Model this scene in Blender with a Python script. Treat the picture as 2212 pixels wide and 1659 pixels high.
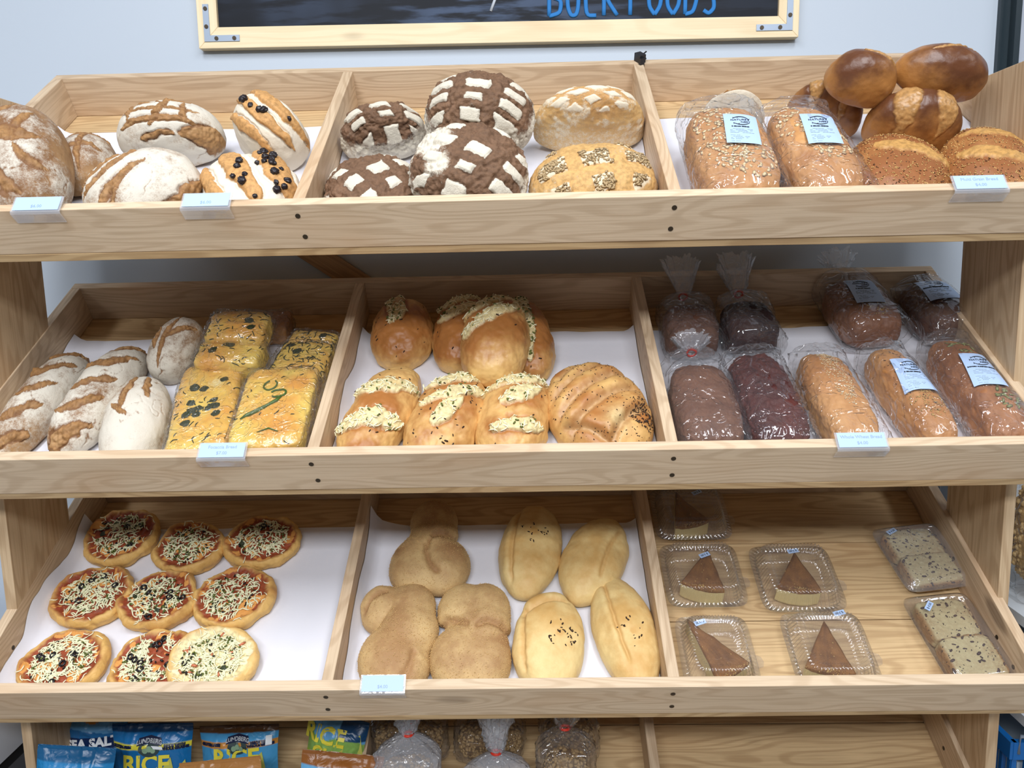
import bpy, math, random
import numpy as np
from mathutils import Matrix, Vector

for o in list(bpy.data.objects): bpy.data.objects.remove(o)
SC = bpy.context.scene
COL = SC.collection

# ------------------------------------------------------------ camera, world, lights
CAMP = (.1808, -1.2586, 1.3029); YAW, PITCH, ROLL, FPX = .0219, .15, -.0209, 1725.0
_c, _s = math.cos(YAW), math.sin(YAW)
FW = np.array([-_s*math.cos(PITCH), _c*math.cos(PITCH), -math.sin(PITCH)])
_r = np.array([_c, _s, 0.]); _u = np.cross(_r, FW)
RT = _r*math.cos(ROLL)+_u*math.sin(ROLL); UP = -_r*math.sin(ROLL)+_u*math.cos(ROLL)
cam = bpy.data.cameras.new('camera'); cob = bpy.data.objects.new('camera', cam); COL.objects.link(cob)
cam.sensor_fit = 'HORIZONTAL'; cam.sensor_width = 36; cam.lens = FPX/2212*36; cam.clip_start = .01
cob.matrix_world = Matrix([[RT[i], UP[i], -FW[i], CAMP[i]] for i in range(3)]+[[0, 0, 0, 1]])
SC.camera = cob
SC.view_settings.view_transform = 'Standard'; SC.view_settings.look = 'None'
SC.view_settings.gamma = 1; SC.view_settings.use_curve_mapping = False
SC.view_settings.exposure = 0.13
SC.cycles.transparent_max_bounces = 32
w = bpy.data.worlds.new('world'); SC.world = w; w.use_nodes = True
w.node_tree.nodes['Background'].inputs[0].default_value = (.80, .88, 1, 1)
w.node_tree.nodes['Background'].inputs[1].default_value = .09
def area(name, loc, sx, sy, power, col=(.93, .96, 1), rot=(0, 0, 0)):
    l = bpy.data.lights.new(name, 'AREA'); l.shape = 'RECTANGLE'; l.size = sx; l.size_y = sy
    l.energy = power; l.color = col
    o = bpy.data.objects.new(name, l); COL.objects.link(o); o.location = loc; o.rotation_euler = rot
    return o
area('ceiling_lamp', (-.45, -1.15, 2.75), .30, 1.3, 27)
area('ceiling_lamp', (.75, -1.15, 2.75), .30, 1.3, 25)
area('ceiling_lamp', (.15, -3.2, 2.9), 3.0, .5, 102, rot=(math.radians(38), 0, 0))
area('ceiling_lamp', (-2.3, -1.0, 2.75), .3, 1.3, 18)
area('ceiling_lamp', (2.6, -1.0, 2.75), .3, 1.3, 18)

# ------------------------------------------------------------ helpers
def lin(c):
    if isinstance(c, str): c = [int(c[i:i+2], 16) for i in (0, 2, 4)]
    return tuple(((v/255)/12.92 if v <= 10 else (((v/255)+.055)/1.055)**2.4) for v in c)
def tag(o, label=None, cat=None, group=None, kind=None):
    if label: o['label'] = label
    if cat: o['category'] = cat
    if group: o['group'] = group
    if kind: o['kind'] = kind
    return o
def project(P):
    d = P-np.array(CAMP); z = d@FW
    return np.stack([1106+FPX*(d@RT)/z, 829.5-FPX*(d@UP)/z], -1)
def empty(name, M=None, parent=None):
    o = bpy.data.objects.new(name, None); COL.objects.link(o); o.empty_display_size = .02
    if M is not None: o.matrix_world = M
    if parent: o.parent = parent
    return o
def mesh(name, V, F, mat, parent=None, M=None, smooth=True, attr=None, mi=None):
    me = bpy.data.meshes.new(name)
    me.from_pydata(V if isinstance(V, list) else V.tolist(), [], F if isinstance(F, list) else F.tolist())
    for m in (mat if isinstance(mat, (list, tuple)) else [mat]): me.materials.append(m)
    if mi is not None: me.polygons.foreach_set('material_index', np.asarray(mi, dtype=np.int32))
    if smooth: me.polygons.foreach_set('use_smooth', [True]*len(me.polygons))
    if attr is not None:
        a = me.color_attributes.new('m', 'FLOAT_COLOR', 'POINT')
        c = np.ones((len(V), 4), np.float32); c[:, :attr.shape[1]] = attr
        a.data.foreach_set('color', c.ravel())
    me.update()
    o = bpy.data.objects.new(name, me); COL.objects.link(o)
    if parent: o.parent = parent
    if M is not None: o.matrix_local = M
    return o
def T(x, y, z): return Matrix.Translation((x, y, z))
def R(a, ax): return Matrix.Rotation(a, 4, ax)
RG = np.random.default_rng(7).random((32, 32, 32))
def vn(p):
    i = np.floor(p).astype(int); f = p-i; f = f*f*(3-2*f); i &= 31; j = (i+1) & 31
    x0, y0, z0 = i.T; x1, y1, z1 = j.T; a, b, c = f.T
    l = lambda p, q, t: p+(q-p)*t
    return l(l(l(RG[x0, y0, z0], RG[x1, y0, z0], a), l(RG[x0, y1, z0], RG[x1, y1, z0], a), b),
             l(l(RG[x0, y0, z1], RG[x1, y0, z1], a), l(RG[x0, y1, z1], RG[x1, y1, z1], a), b), c)
def fbm(p, o=3):
    s = 0; a = .5; t = 0
    for k in range(o): s = s+a*vn(p*2**k+k*7.3); t += a; a *= .5
    return s/t-.5
def sst(a, b, x): t = np.clip((x-a)/(b-a), 0, 1); return t*t*(3-2*t)

# ------------------------------------------------------------ materials
def newmat(name):
    m = bpy.data.materials.new(name); m.use_nodes = True; nt = m.node_tree
    return m, nt, nt.nodes, nt.links, nt.nodes['Principled BSDF']
def setv(n, k, v):
    n.inputs[k].default_value = v
def plain(name, c, rough=.6, metal=0, spec=.5, bump=0, bscale=200, emit=None):
    m, nt, N, L, b = newmat(name); setv(b, 'Base Color', (*lin(c), 1)); setv(b, 'Roughness', rough); setv(b, 'Metallic', metal)
    setv(b, 'Specular IOR Level', spec)
    if bump:
        n = N.new('ShaderNodeTexNoise'); setv(n, 'Scale', bscale); tc = N.new('ShaderNodeTexCoord'); L.new(tc.outputs['Object'], n.inputs['Vector'])
        bp = N.new('ShaderNodeBump'); setv(bp, 'Strength', bump); setv(bp, 'Distance', .002); L.new(n.outputs[0], bp.inputs['Height']); L.new(bp.outputs[0], b.inputs['Normal'])
    return m
def mixc(N, L, f, a, b, mode='MIX'):
    x = N.new('ShaderNodeMix'); x.data_type = 'RGBA'; x.blend_type = mode
    for k, v in ((0, f), (6, a), (7, b)):
        if isinstance(v, bpy.types.NodeSocket): L.new(v, x.inputs[k])
        elif k == 0: x.inputs[0].default_value = v
        else: x.inputs[k].default_value = (*v, 1)
    return x.outputs[2]
def ramp(N, L, s, p0, p1, v0=0, v1=1):
    x = N.new('ShaderNodeMapRange'); x.interpolation_type = 'SMOOTHSTEP'
    L.new(s, x.inputs[0]); x.inputs[1].default_value = p0; x.inputs[2].default_value = p1; x.inputs[3].default_value = v0; x.inputs[4].default_value = v1
    return x.outputs[0]
def math_(N, L, op, a, b=None, c=None):
    x = N.new('ShaderNodeMath'); x.operation = op
    for k, v in enumerate((a, b, c)):
        if v is None: continue
        if isinstance(v, bpy.types.NodeSocket): L.new(v, x.inputs[k])
        else: x.inputs[k].default_value = v
    return x.outputs[0]
def wood(name, base, dark, knots=.5, rough=.55, contrast=1.0, scale=1.0):
    """board timber: the grain runs along the board's own X axis"""
    m, nt, N, L, b = newmat(name)
    tc = N.new('ShaderNodeTexCoord'); oi = N.new('ShaderNodeObjectInfo')
    cx = N.new('ShaderNodeCombineXYZ'); L.new(oi.outputs['Random'], cx.inputs[0]); L.new(oi.outputs['Random'], cx.inputs[1]); L.new(oi.outputs['Random'], cx.inputs[2])
    sc = N.new('ShaderNodeVectorMath'); sc.operation = 'SCALE'; L.new(cx.outputs[0], sc.inputs[0]); sc.inputs['Scale'].default_value = 37
    ad = N.new('ShaderNodeVectorMath'); ad.operation = 'ADD'; L.new(tc.outputs['Object'], ad.inputs[0]); L.new(sc.outputs[0], ad.inputs[1])
    def mp(s):
        x = N.new('ShaderNodeMapping'); x.vector_type = 'POINT'; L.new(ad.outputs[0], x.inputs[0]); x.inputs['Scale'].default_value = s; return x.outputs[0]
    def nz(v, scale, det=3, r=.55):
        x = N.new('ShaderNodeTexNoise'); setv(x, 'Scale', scale); setv(x, 'Detail', det); setv(x, 'Roughness', r); L.new(v, x.inputs['Vector']); return x.outputs[0]
    low = nz(mp((1.3, 9, 9)), 1.0, 2)                      # the ring field, cut by the board
    ring = math_(N, L, 'SINE', math_(N, L, 'MULTIPLY', low, 85*scale))
    ring = ramp(N, L, ring, -.2, 1)
    fib = nz(mp((7, 330, 330)), 1.0, 4, .65)
    blot = nz(mp((2.2, 5, 5)), 1.3, 3)
    vor = N.new('ShaderNodeTexVoronoi'); vor.feature = 'F1'; L.new(mp((2.2, 6.5, 6.5)), vor.inputs['Vector']); setv(vor, 'Scale', 1.0)
    kn = ramp(N, L, vor.outputs['Distance'], .055, .115, 1, 0)
    c = mixc(N, L, math_(N, L, 'MULTIPLY', ring, .42*contrast), lin(base), lin(dark))
    c = mixc(N, L, math_(N, L, 'MULTIPLY', ramp(N, L, fib, .35, .75), .45*contrast), c, lin(dark))
    c = mixc(N, L, math_(N, L, 'MULTIPLY', ramp(N, L, blot, .5, .75), .30), c, lin((188, 140, 92)))
    c = mixc(N, L, math_(N, L, 'MULTIPLY', kn, knots), c, lin((72, 46, 30)))
    L.new(c, b.inputs['Base Color']); setv(b, 'Roughness', rough); setv(b, 'Specular IOR Level', .3)
    bp = N.new('ShaderNodeBump'); setv(bp, 'Strength', .18); setv(bp, 'Distance', .0012); L.new(fib, bp.inputs['Height']); L.new(bp.outputs[0], b.inputs['Normal'])
    return m
W_FRONT = wood('pale_oak', (220, 197, 168), (176, 148, 116), .35, contrast=.8, scale=2.0)
W_IN = wood('pale_oak_inside', (212, 188, 158), (162, 132, 102), .55, contrast=.85, scale=1.9)
W_FLOOR = wood('hickory_plank', (212, 182, 138), (148, 112, 74), .6, contrast=.9, scale=1.5)
W_PANEL = wood('rough_oak', (206, 180, 146), (160, 128, 94), .25)
W_PINE = wood('clear_pine', (240, 222, 186), (218, 190, 146), .45, contrast=.6)
M_SCREW = plain('screw_steel', (72, 62, 50), .45, .7)
M_STEEL = plain('zinc', (150, 162, 178), .45, .5)

def paint_wall(name, c):
    m, nt, N, L, b = newmat(name); setv(b, 'Base Color', (*lin(c), 1)); setv(b, 'Roughness', .55)
    tc = N.new('ShaderNodeTexCoord'); n = N.new('ShaderNodeTexNoise'); setv(n, 'Scale', 160); L.new(tc.outputs['Object'], n.inputs[0])
    bp = N.new('ShaderNodeBump'); setv(bp, 'Strength', .08); L.new(n.outputs[0], bp.inputs['Height']); L.new(bp.outputs[0], b.inputs['Normal'])
    return m
M_WALL = paint_wall('wall_paint', (188, 198, 210))
M_FLOORT = plain('floor_vinyl', (150, 148, 145), .4)

def box(cx, cy, cz, sx, sy, sz, bev=0):
    V = [[cx+sx/2*a, cy+sy/2*b, cz+sz/2*c] for a in (-1, 1) for b in (-1, 1) for c in (-1, 1)]
    F = [[0, 1, 3, 2], [4, 6, 7, 5], [0, 4, 5, 1], [2, 3, 7, 6], [0, 2, 6, 4], [1, 5, 7, 3]]
    return V, F
def join(parts):
    V = []; F = []
    for v, f in parts:
        n = len(V); V += [list(x) for x in v]; F += [[i+n for i in q] for q in f]
    return V, F
def board(name, L, W, Th, mat, M, parent, bev=.0012, wob=0):
    """board: X length, Y width, Z thickness, centred"""
    n = 40 if wob else 1
    V = []; F = []
    rs = np.random.RandomState(len(bpy.data.objects))
    ph = rs.rand(4)*6
    for i in range(n+1):
        x = -L/2+L*i/n
        w0 = wob*(math.sin(x*3+ph[0])*.6+math.sin(x*9+ph[1])*.3+math.sin(x*31+ph[2])*.12)
        V += [(x, -W/2+w0, -Th/2), (x, W/2, -Th/2), (x, W/2, Th/2), (x, -W/2+w0, Th/2)]
    for i in range(n):
        a = 4*i
        for k in range(4): F.append([a+k, a+(k+1) % 4, a+4+(k+1) % 4, a+4+k])
    F += [[3, 2, 1, 0], [4*n, 4*n+1, 4*n+2, 4*n+3]]
    F = [f[::-1] for f in F]
    o = mesh(name, V, F, mat, parent, M, smooth=False)
    if bev:
        b = o.modifiers.new('bevel', 'BEVEL'); b.width = bev; b.segments = 2; b.limit_method = 'ANGLE'
    return o
def prism(outline, z0, z1):
    n = len(outline); V = [(x, y, z0) for x, y in outline]+[(x, y, z1) for x, y in outline]
    F = [list(range(n))[::-1], list(range(n, 2*n))]+[[i, (i+1) % n, (i+1) % n+n, i+n] for i in range(n)]
    return V, F
def cyl(p, ax, r, h, n=12):
    """closed cylinder from p along unit axis ax"""
    p = np.array(p, float); ax = np.array(ax, float); ax /= np.linalg.norm(ax)
    t = np.cross(ax, [0, 0, 1.]) if abs(ax[2]) < .9 else np.cross(ax, [1., 0, 0]); t /= np.linalg.norm(t); b = np.cross(ax, t)
    A = [p+r*(math.cos(2*math.pi*i/n)*t+math.sin(2*math.pi*i/n)*b) for i in range(n)]
    V = [list(a) for a in A]+[list(a+ax*h) for a in A]
    F = [list(range(n))[::-1], list(range(n, 2*n))]+[[i, (i+1) % n, (i+1) % n+n, i+n] for i in range(n)]
    return V, F
def tube(pts, rad, n=6, close=False):
    pts = [np.array(p, float) for p in pts]; V = []; F = []
    up = np.array([.13, .21, 1.]); m = len(pts)
    for i, p in enumerate(pts):
        d = pts[min(i+1, m-1)]-pts[max(i-1, 0)] if not close else pts[(i+1) % m]-pts[i-1]
        d = d/(np.linalg.norm(d)+1e-12); a = np.cross(d, up); a /= np.linalg.norm(a)+1e-9; b = np.cross(d, a)
        r = rad[i] if hasattr(rad, '__len__') else rad
        for k in range(n):
            t = 2*math.pi*k/n; V.append(list(p+r*(math.cos(t)*a+math.sin(t)*b)))
    for i in range(m if close else m-1):
        j = (i+1) % m
        for k in range(n): F.append([i*n+k, j*n+k, j*n+(k+1) % n, i*n+(k+1) % n])
    if not close: F += [list(range(n)), list(range((m-1)*n, m*n))[::-1]]
    return V, F

# ------------------------------------------------------------ the trays' frames of reference
HB, DD, HF, TT = .0805, .501, .0948, .0197
TRAY = [(0., 1.4, .6012, -.7622, 1.0278, -.1855, .4019),
        (-.0043, 1.0026, .5377, -.7765, 1.0124, -.1849, .4004),
        (-.0207, .6032, .5058, -.7789, 1.0117, -.1798, .4043),
        (-.0300, .2040, .5000, -.7789, 1.0117, -.1798, .4043)]
def TM(i):
    y, z, th = TRAY[i][:3]
    c, s = math.cos(th), math.sin(th)
    return Matrix(((1, 0, 0, 0), (0, c, -s, y+s*HB), (0, s, c, z-c*HB), (0, 0, 0, 1)))   # X right, Y up the slope, Z normal; z=0 is the tray floor
TMN = [np.array(TM(i)) for i in range(4)]
def on_tray(i, px, py, n=0.):
    d = FW+RT*(px-1106)/FPX-UP*(py-829.5)/FPX
    M = TMN[i]; nn = M[:3, 2]; o = M[:3, 3]+nn*n; t = ((o-np.array(CAMP))@nn)/(d@nn); X = np.array(CAMP)+d*t-M[:3, 3]
    return float(X@M[:3, 0]), float(X@M[:3, 1]), float(t)

# ------------------------------------------------------------ room
o = mesh('wall_back', *box(0, .56, 1.3, 9, .05, 3.2), M_WALL, smooth=False); tag(o, kind='structure')
o = mesh('floor', *box(0, -2, -.325, 9, 5.2, .05), M_FLOORT, smooth=False); tag(o, kind='structure')
o = mesh('baseboard_back', *box(0, .528, -.25, 9, .012, .1), plain('base_vinyl', (70, 70, 72), .5), smooth=False); tag(o, kind='structure')

# ------------------------------------------------------------ rack
rack = empty('bread_rack', T(.12, .2, -.3))
tag(rack, 'pale wooden bakery rack of sloping divided trays against the grey wall', 'display rack')
RI = rack.matrix_world.inverted()
PZ0, PZ1 = -.3, 1.622
for x in (-.7785-TT/2-.0005, 1.0213+TT/2+.0005):
    # panel: length vertical -> local X = world Z, local Y = world Y, local Z = world -X
    M = RI @ T(x, (.1291+.3214)/2, (PZ0+PZ1)/2) @ R(-math.pi/2, 'Y')
    board('side_panel', PZ1-PZ0, .1923, TT, W_PANEL, M, rack)
screwV, screwF = join([cyl((0, 0, -.0005), (0, 0, 1), .0042, .0012, 12), cyl((0, 0, .0002), (0, 0, 1), .0016, .0008, 6)])
def screw(parent, M):
    mesh('screw', screwV, screwF, M_SCREW, parent, M, smooth=False)
for i in range(4):
    y, z, th, xl, xr, d1, d2 = TRAY[i]
    tr = empty('tray', None, rack); tr.matrix_local = RI @ TM(i)
    LL = xr-xl; xc = (xl+xr)/2
    # local u = depth from the outer front face, v = height above the tray floor
    ov = .0
    board('front_board', LL+2*TT+.006, HB+.0, TT, W_FRONT, T(xc, TT/2, HB/2) @ R(math.pi/2, 'X'), tr, wob=0)
    board('back_board', LL+2*TT, HB, TT, W_IN, T(xc, TT+DD+TT/2, HB/2) @ R(math.pi/2, 'X'), tr)
    for k, x in enumerate((xl-TT/2, xr+TT/2)):
        board('side_board', DD, HB, TT, W_IN, T(x, TT+DD/2, HB/2) @ R(math.pi/2, 'Z') @ R(math.pi/2, 'X'), tr)
    for x in (d1, d2):
        board('divider', DD, HB-.001, TT, W_IN, T(x+TT/2, TT+DD/2, (HB-.001)/2) @ R(math.pi/2, 'Z') @ R(math.pi/2, 'X'), tr)
    u0 = 0.; ft = HF-HB
    for u1, m in ((.186, W_FLOOR), (.3765, W_FLOOR), (DD+2*TT, W_FLOOR)):
        board('floor_plank', LL+2*TT+.004, u1-u0-.0022, ft, m, T(xc, (u0+u1)/2, -ft/2-.0004), tr, wob=.0015 if u0 == 0 else 0)
        u0 = u1
    for x in (d1, d2):
        for v in (.022, .060):
            screw(tr, T(x+TT/2+random.Random(x*9+v+i).uniform(-.005, .005), 0, v) @ R(math.pi/2, 'X'))
    for x, s in ((xl, 1), (xr, -1)):
        for u in (.06, .12, .30): screw(tr, T(x, u, .035) @ R(s*math.pi/2, 'Y'))
# diagonal brace behind the trays
def brace(x0, z0, x1, z1, y, w):
    d = math.hypot(x1-x0, z1-z0); a = math.atan2(z1-z0, x1-x0)
    board('diagonal_brace', d, w, .019, wood('brace_oak', (176, 140, 100), (120, 88, 60), .2), RI @ T((x0+x1)/2, y, (z0+z1)/2) @ R(-a, 'Y') @ R(math.pi/2, 'X'), rack)
brace(-.80, 1.680, .50, .796, .5235, .048)
rackclip = mesh('plastic_clip', *join([box(0, 0, .008, .014, .02, .016), cyl((.004, 0, .012), (1, 0, .5), .0015, .012, 8), cyl((.004, .0, .004), (1, -.2, 0), .002, .010, 8), box(-.004, -.012, .002, .01, .006, .02)]),
                plain('black_plastic', (24, 26, 34), .4), None, TM(0) @ T(.415, TT+DD+TT/2, HB) @ R(.5, 'Z'), smooth=False)
tag(rackclip, 'small black plastic clip stuck on the top edge of the uppermost back board', 'clip')

# ------------------------------------------------------------ chalkboard sign
def chalk():
    m, nt, N, L, b = newmat('chalkboard_paint'); tc = N.new('ShaderNodeTexCoord')
    mp = N.new('ShaderNodeMapping'); mp.inputs['Scale'].default_value = (6, 40, 40); L.new(tc.outputs['Object'], mp.inputs[0])
    n = N.new('ShaderNodeTexNoise'); setv(n, 'Scale', 1.5); setv(n, 'Detail', 6); L.new(mp.outputs[0], n.inputs[0])
    n2 = N.new('ShaderNodeTexNoise'); setv(n2, 'Scale', 2.5); setv(n2, 'Detail', 3); L.new(tc.outputs['Object'], n2.inputs[0])
    f = math_(N, L, 'MULTIPLY', ramp(N, L, n.outputs[0], .40, .58), ramp(N, L, n2.outputs[0], .35, .62))
    sx = N.new('ShaderNodeSeparateXYZ'); L.new(tc.outputs['Object'], sx.inputs[0])
    g = ramp(N, L, sx.outputs[0], .05, .45, 1, .12)          # chalk dust is smeared over the left half only
    c = mixc(N, L, math_(N, L, 'MULTIPLY', f, g), lin((13, 18, 28)), lin((66, 80, 104))); L.new(c, b.inputs['Base Color']); setv(b, 'Roughness', .6); setv(b, 'Specular IOR Level', .25)
    return m
sx0, sx1, sz0 = -.5081, .7566, 1.763; fw = .0425; yF = .455; SH = .42
sg = empty('chalkboard_sign', T((sx0+sx1)/2, .535, sz0)); tag(sg, 'pine-framed chalkboard with blue chalk lettering hanging on the wall above the trays', 'sign')
SI = T((sx0+sx1)/2, .535, sz0).inverted(); sg.matrix_world = T((sx0+sx1)/2, .535, sz0) @ R(math.radians(.4), 'Y')
cx = (sx0+sx1)/2; sw = sx1-sx0
def mitre(name, L, M):
    o = mesh(name, *prism([(-L/2, 0), (L/2, 0), (L/2-fw, fw), (-L/2+fw, fw)], -.011, .011), W_PINE, sg, M, smooth=False)
    b = o.modifiers.new('bevel', 'BEVEL'); b.width = .0012; b.segments = 2
mitre('frame_rail', sw, SI @ T(cx, .524, sz0) @ R(math.pi/2, 'X'))
mitre('frame_rail', sw, SI @ T(cx, .524, sz0+SH) @ R(math.pi, 'Y') @ R(math.pi/2, 'X'))
mitre('frame_rail', SH, SI @ T(sx0, .524, sz0+SH/2) @ R(math.pi/2, 'Y') @ R(math.pi/2, 'X'))
mitre('frame_rail', SH, SI @ T(sx1, .524, sz0+SH/2) @ R(-math.pi/2, 'Y') @ R(math.pi/2, 'X'))
mesh('chalk_panel', *box(0, 0, 0, sw-2*fw+.004, SH-2*fw+.004, .008), chalk(), sg, SI @ T(cx, .526, sz0+SH/2) @ R(math.pi/2, 'X'), smooth=False)
for s, x in ((1, sx0+.0135), (-1, sx1-.0135)):
    V, F = prism([(0, 0), (s*.075, 0), (s*.075, .0125), (s*.0125, .0125), (s*.0125, .075), (0, .075)], 0, .002)
    if s < 0: F = [f[::-1] for f in F]
    br = mesh('corner_bracket', V, F, M_STEEL, sg, SI @ T(x, .513, sz0+.0135) @ R(math.pi/2, 'X'), smooth=False)
    for (a, c) in ((.026, .006), (.064, .006), (.006, .030), (.006, .066)):
        mesh('screw', *join([cyl((0, 0, 0), (0, 0, 1), .0042, .0012, 14), cyl((0, 0, .001), (0, 0, 1), .0020, .0006, 6)]), M_SCREW, br, T(s*a, c, .0022), smooth=False)
def text_mesh(name, txt, size, mat, parent, M, align='CENTER', ext=.0002, fn=None, shear=0, bold=0):
    cu = bpy.data.curves.new(name, 'FONT'); cu.body = txt; cu.size = size; cu.align_x = align; cu.extrude = ext; cu.shear = shear; cu.offset = bold
    cu.resolution_u = 3
    o = bpy.data.objects.new(name, cu); COL.objects.link(o)
    dg = bpy.context.evaluated_depsgraph_get(); me = bpy.data.meshes.new_from_object(o.evaluated_get(dg))
    bpy.data.objects.remove(o); bpy.data.curves.remove(cu)
    me.name = name; me.materials.clear(); me.materials.append(mat)
    if fn: 
        for v in me.vertices: v.co = fn(v.co)
    o = bpy.data.objects.new(name, me); COL.objects.link(o); o.parent = parent; o.matrix_local = M
    return o
M_CHB = plain('blue_chalk', (40, 120, 190), .8); M_CHW = plain('white_chalk', (190, 196, 205), .8)
# hand-drawn chalk strokes of the lettering BULK FOODS; only the lower halves hang into view
def strokes_text():
    G = {'B': [[(0, 0), (0, 1)], [(0, 1), (.5, .95), (.5, .6), (.05, .52)], [(.05, .52), (.68, .42), (.62, .08), (0, 0)]],
         'U': [[(0, 1), (0, .25), (.2, 0), (.5, .02), (.62, .25), (.62, 1)]], 'L': [[(0, 1), (0, 0), (.6, .0)]],
         'K': [[(0, 0), (0, 1)], [(.6, 1), (.05, .5), (.75, 0)]], 'F': [[(0, 0), (0, 1)], [(0, 1), (.6, 1)], [(0, .55), (.45, .55)]],
         'O': [[(.35, 0), (.02, .22), (.0, .7), (.35, 1), (.7, .7), (.68, .25), (.35, 0)]],
         'D': [[(0, 0), (0, 1)], [(0, 1), (.55, .85), (.65, .4), (.45, .05), (0, 0)]],
         'S': [[(.6, .9), (.3, 1), (.05, .8), (.2, .55), (.55, .42), (.6, .15), (.3, 0), (0, .1)]]}
    x = 0; P = []
    for ch in 'BULK FOODS':
        if ch == ' ': x += .45; continue
        for st in G[ch]:
            pts = []
            for (a, b), (c, d) in zip(st[:-1], st[1:]):
                for t in np.linspace(0, 1, 6)[:-1]: pts.append((x+a+(c-a)*t, b+(d-b)*t))
            pts.append((x+st[-1][0], st[-1][1]))
            for _ in range(2): pts = [pts[0]]+[tuple(np.mean(pts[k-1:k+2], 0)) for k in range(1, len(pts)-1)]+[pts[-1]]
            P.append(pts)
        x += 1.03
    return P
parts = []
for pts in strokes_text():
    parts.append(tube([(p[0]*.0372, p[1]*.075, 0) for p in pts], .0046, 6))
V, F = join(parts); V = [(v[0], v[1], v[2]*.15) for v in V]
mesh('chalk_lettering', V, F, M_CHB, sg, SI @ T(.236, .5215, 1.8165) @ R(math.radians(.3), 'Y') @ R(math.pi/2, 'X'))
V, F = tube([(0, 0, 0), (.008, .02, 0), (.02, .05, 0), (.03, .09, 0)], .003, 6); V = [(v[0], v[1], v[2]*.15) for v in V]
mesh('chalk_stroke', V, F, M_CHW, sg, SI @ T(.113, .5215, 1.829) @ R(math.pi/2, 'X'))

# ============================================================ bread
def bread_mat(name, crust, dark, score, flour, rough=.62, spec=.35, grit=.5, fsharp=.18, coat=0, bump=.35, blister=0):
    """vertex data m: R flour, G opened score / crumb, B bake"""
    m, nt, N, L, b = newmat(name)
    at = N.new('ShaderNodeAttribute'); at.attribute_name = 'm'; sp = N.new('ShaderNodeSeparateColor'); L.new(at.outputs['Color'], sp.inputs[0])
    tc = N.new('ShaderNodeTexCoord')
    def nz(s, d=3, r=.6):
        x = N.new('ShaderNodeTexNoise'); setv(x, 'Scale', s); setv(x, 'Detail', d); setv(x, 'Roughness', r); L.new(tc.outputs['Object'], x.inputs[0]); return x.outputs[0]
    n1 = nz(45, 4); n2 = nz(420, 3, .7); n3 = nz(150, 3)
    bk = math_(N, L, 'ADD', sp.outputs[2], math_(N, L, 'MULTIPLY', math_(N, L, 'SUBTRACT', n1, .5), .9))
    c = mixc(N, L, ramp(N, L, bk, 0, 1), lin(crust), lin(dark))
    sc = mixc(N, L, ramp(N, L, n3, .35, .7), lin(score), tuple(v*.66 for v in lin(score)))
    c = mixc(N, L, math_(N, L, 'MULTIPLY', sp.outputs[1], .92), c, sc)
    c = mixc(N, L, math_(N, L, 'MULTIPLY', ramp(N, L, n2, .5, .72), grit*.45), c, tuple(v*.45 for v in lin(crust)))
    ff = math_(N, L, 'ADD', sp.outputs[0], math_(N, L, 'MULTIPLY', math_(N, L, 'SUBTRACT', math_(N, L, 'MULTIPLY_ADD', n3, .5, math_(N, L, 'MULTIPLY', n2, .5)), .5), 1.3))
    ff = ramp(N, L, ff, .5-fsharp, .5+fsharp*1.6, 0, .9)
    c = mixc(N, L, ff, c, lin(flour))
    L.new(c, b.inputs['Base Color']); setv(b, 'Specular IOR Level', spec)
    rr = math_(N, L, 'ADD', rough, math_(N, L, 'MULTIPLY', ff, .25)); L.new(rr, b.inputs['Roughness'])
    setv(b, 'Coat Weight', coat); setv(b, 'Coat Roughness', .15)
    bp = N.new('ShaderNodeBump'); setv(bp, 'Strength', bump); setv(bp, 'Distance', .0015); L.new(math_(N, L, 'ADD', n2, n3), bp.inputs['Height']); L.new(bp.outputs[0], b.inputs['Normal'])
    return m
B_WHITE = bread_mat('floured_crust', (178, 140, 96), (126, 88, 56), (174, 130, 82), (222, 216, 202), fsharp=.26)
B_TAN = bread_mat('tan_crust', (190, 146, 92), (134, 88, 48), (184, 134, 78), (224, 214, 194))
B_RAISIN = bread_mat('raisin_crust', (214, 168, 108), (160, 110, 62), (212, 160, 100), (232, 224, 206))
B_DARK = bread_mat('cocoa_crust', (144, 110, 86), (82, 58, 45), (140, 106, 78), (226, 218, 200), rough=.7, bump=.7)
B_CROSS = bread_mat('golden_crust', (216, 178, 122), (176, 122, 72), (214, 172, 108), (230, 220, 198))
B_SEED = bread_mat('seeded_crust', (212, 170, 114), (172, 120, 70), (216, 172, 108), (226, 212, 184))
B_BROWN = bread_mat('brown_glossy_crust', (178, 122, 64), (98, 58, 34), (194, 146, 88), (200, 160, 104), rough=.36, spec=.55, bump=.15, grit=.3)
B_SESAME = bread_mat('sesame_crust', (190, 136, 80), (146, 92, 54), (206, 158, 92), (206, 172, 116), rough=.45, bump=.2)
B_CHEESE = bread_mat('cheese_bun_crust', (228, 186, 118), (170, 110, 56), (238, 222, 168), (214, 170, 100), rough=.42, spec=.5, bump=.15, grit=.2)
B_PALE = bread_mat('pale_roll_crust', (232, 206, 146), (208, 164, 98), (232, 210, 158), (224, 196, 140), rough=.5, bump=.15, grit=.2)
B_KNOT = bread_mat('semolina_crust', (214, 182, 128), (168, 128, 86), (228, 204, 152), (204, 170, 114), rough=.6, bump=.5, grit=.7)
B_FOC = bread_mat('focaccia_crust', (238, 206, 104), (222, 158, 72), (236, 214, 140), (240, 226, 176), rough=.3, spec=.6, bump=.2, grit=.1, coat=.6)
B_RYE = bread_mat('rye_loaf', (122, 84, 64), (92, 60, 46), (110, 74, 56), (150, 110, 86), rough=.6, grit=.5)
B_COCOA = bread_mat('dark_loaf', (62, 32, 28), (40, 18, 16), (50, 26, 22), (84, 50, 42), rough=.5, bump=.6)
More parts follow.
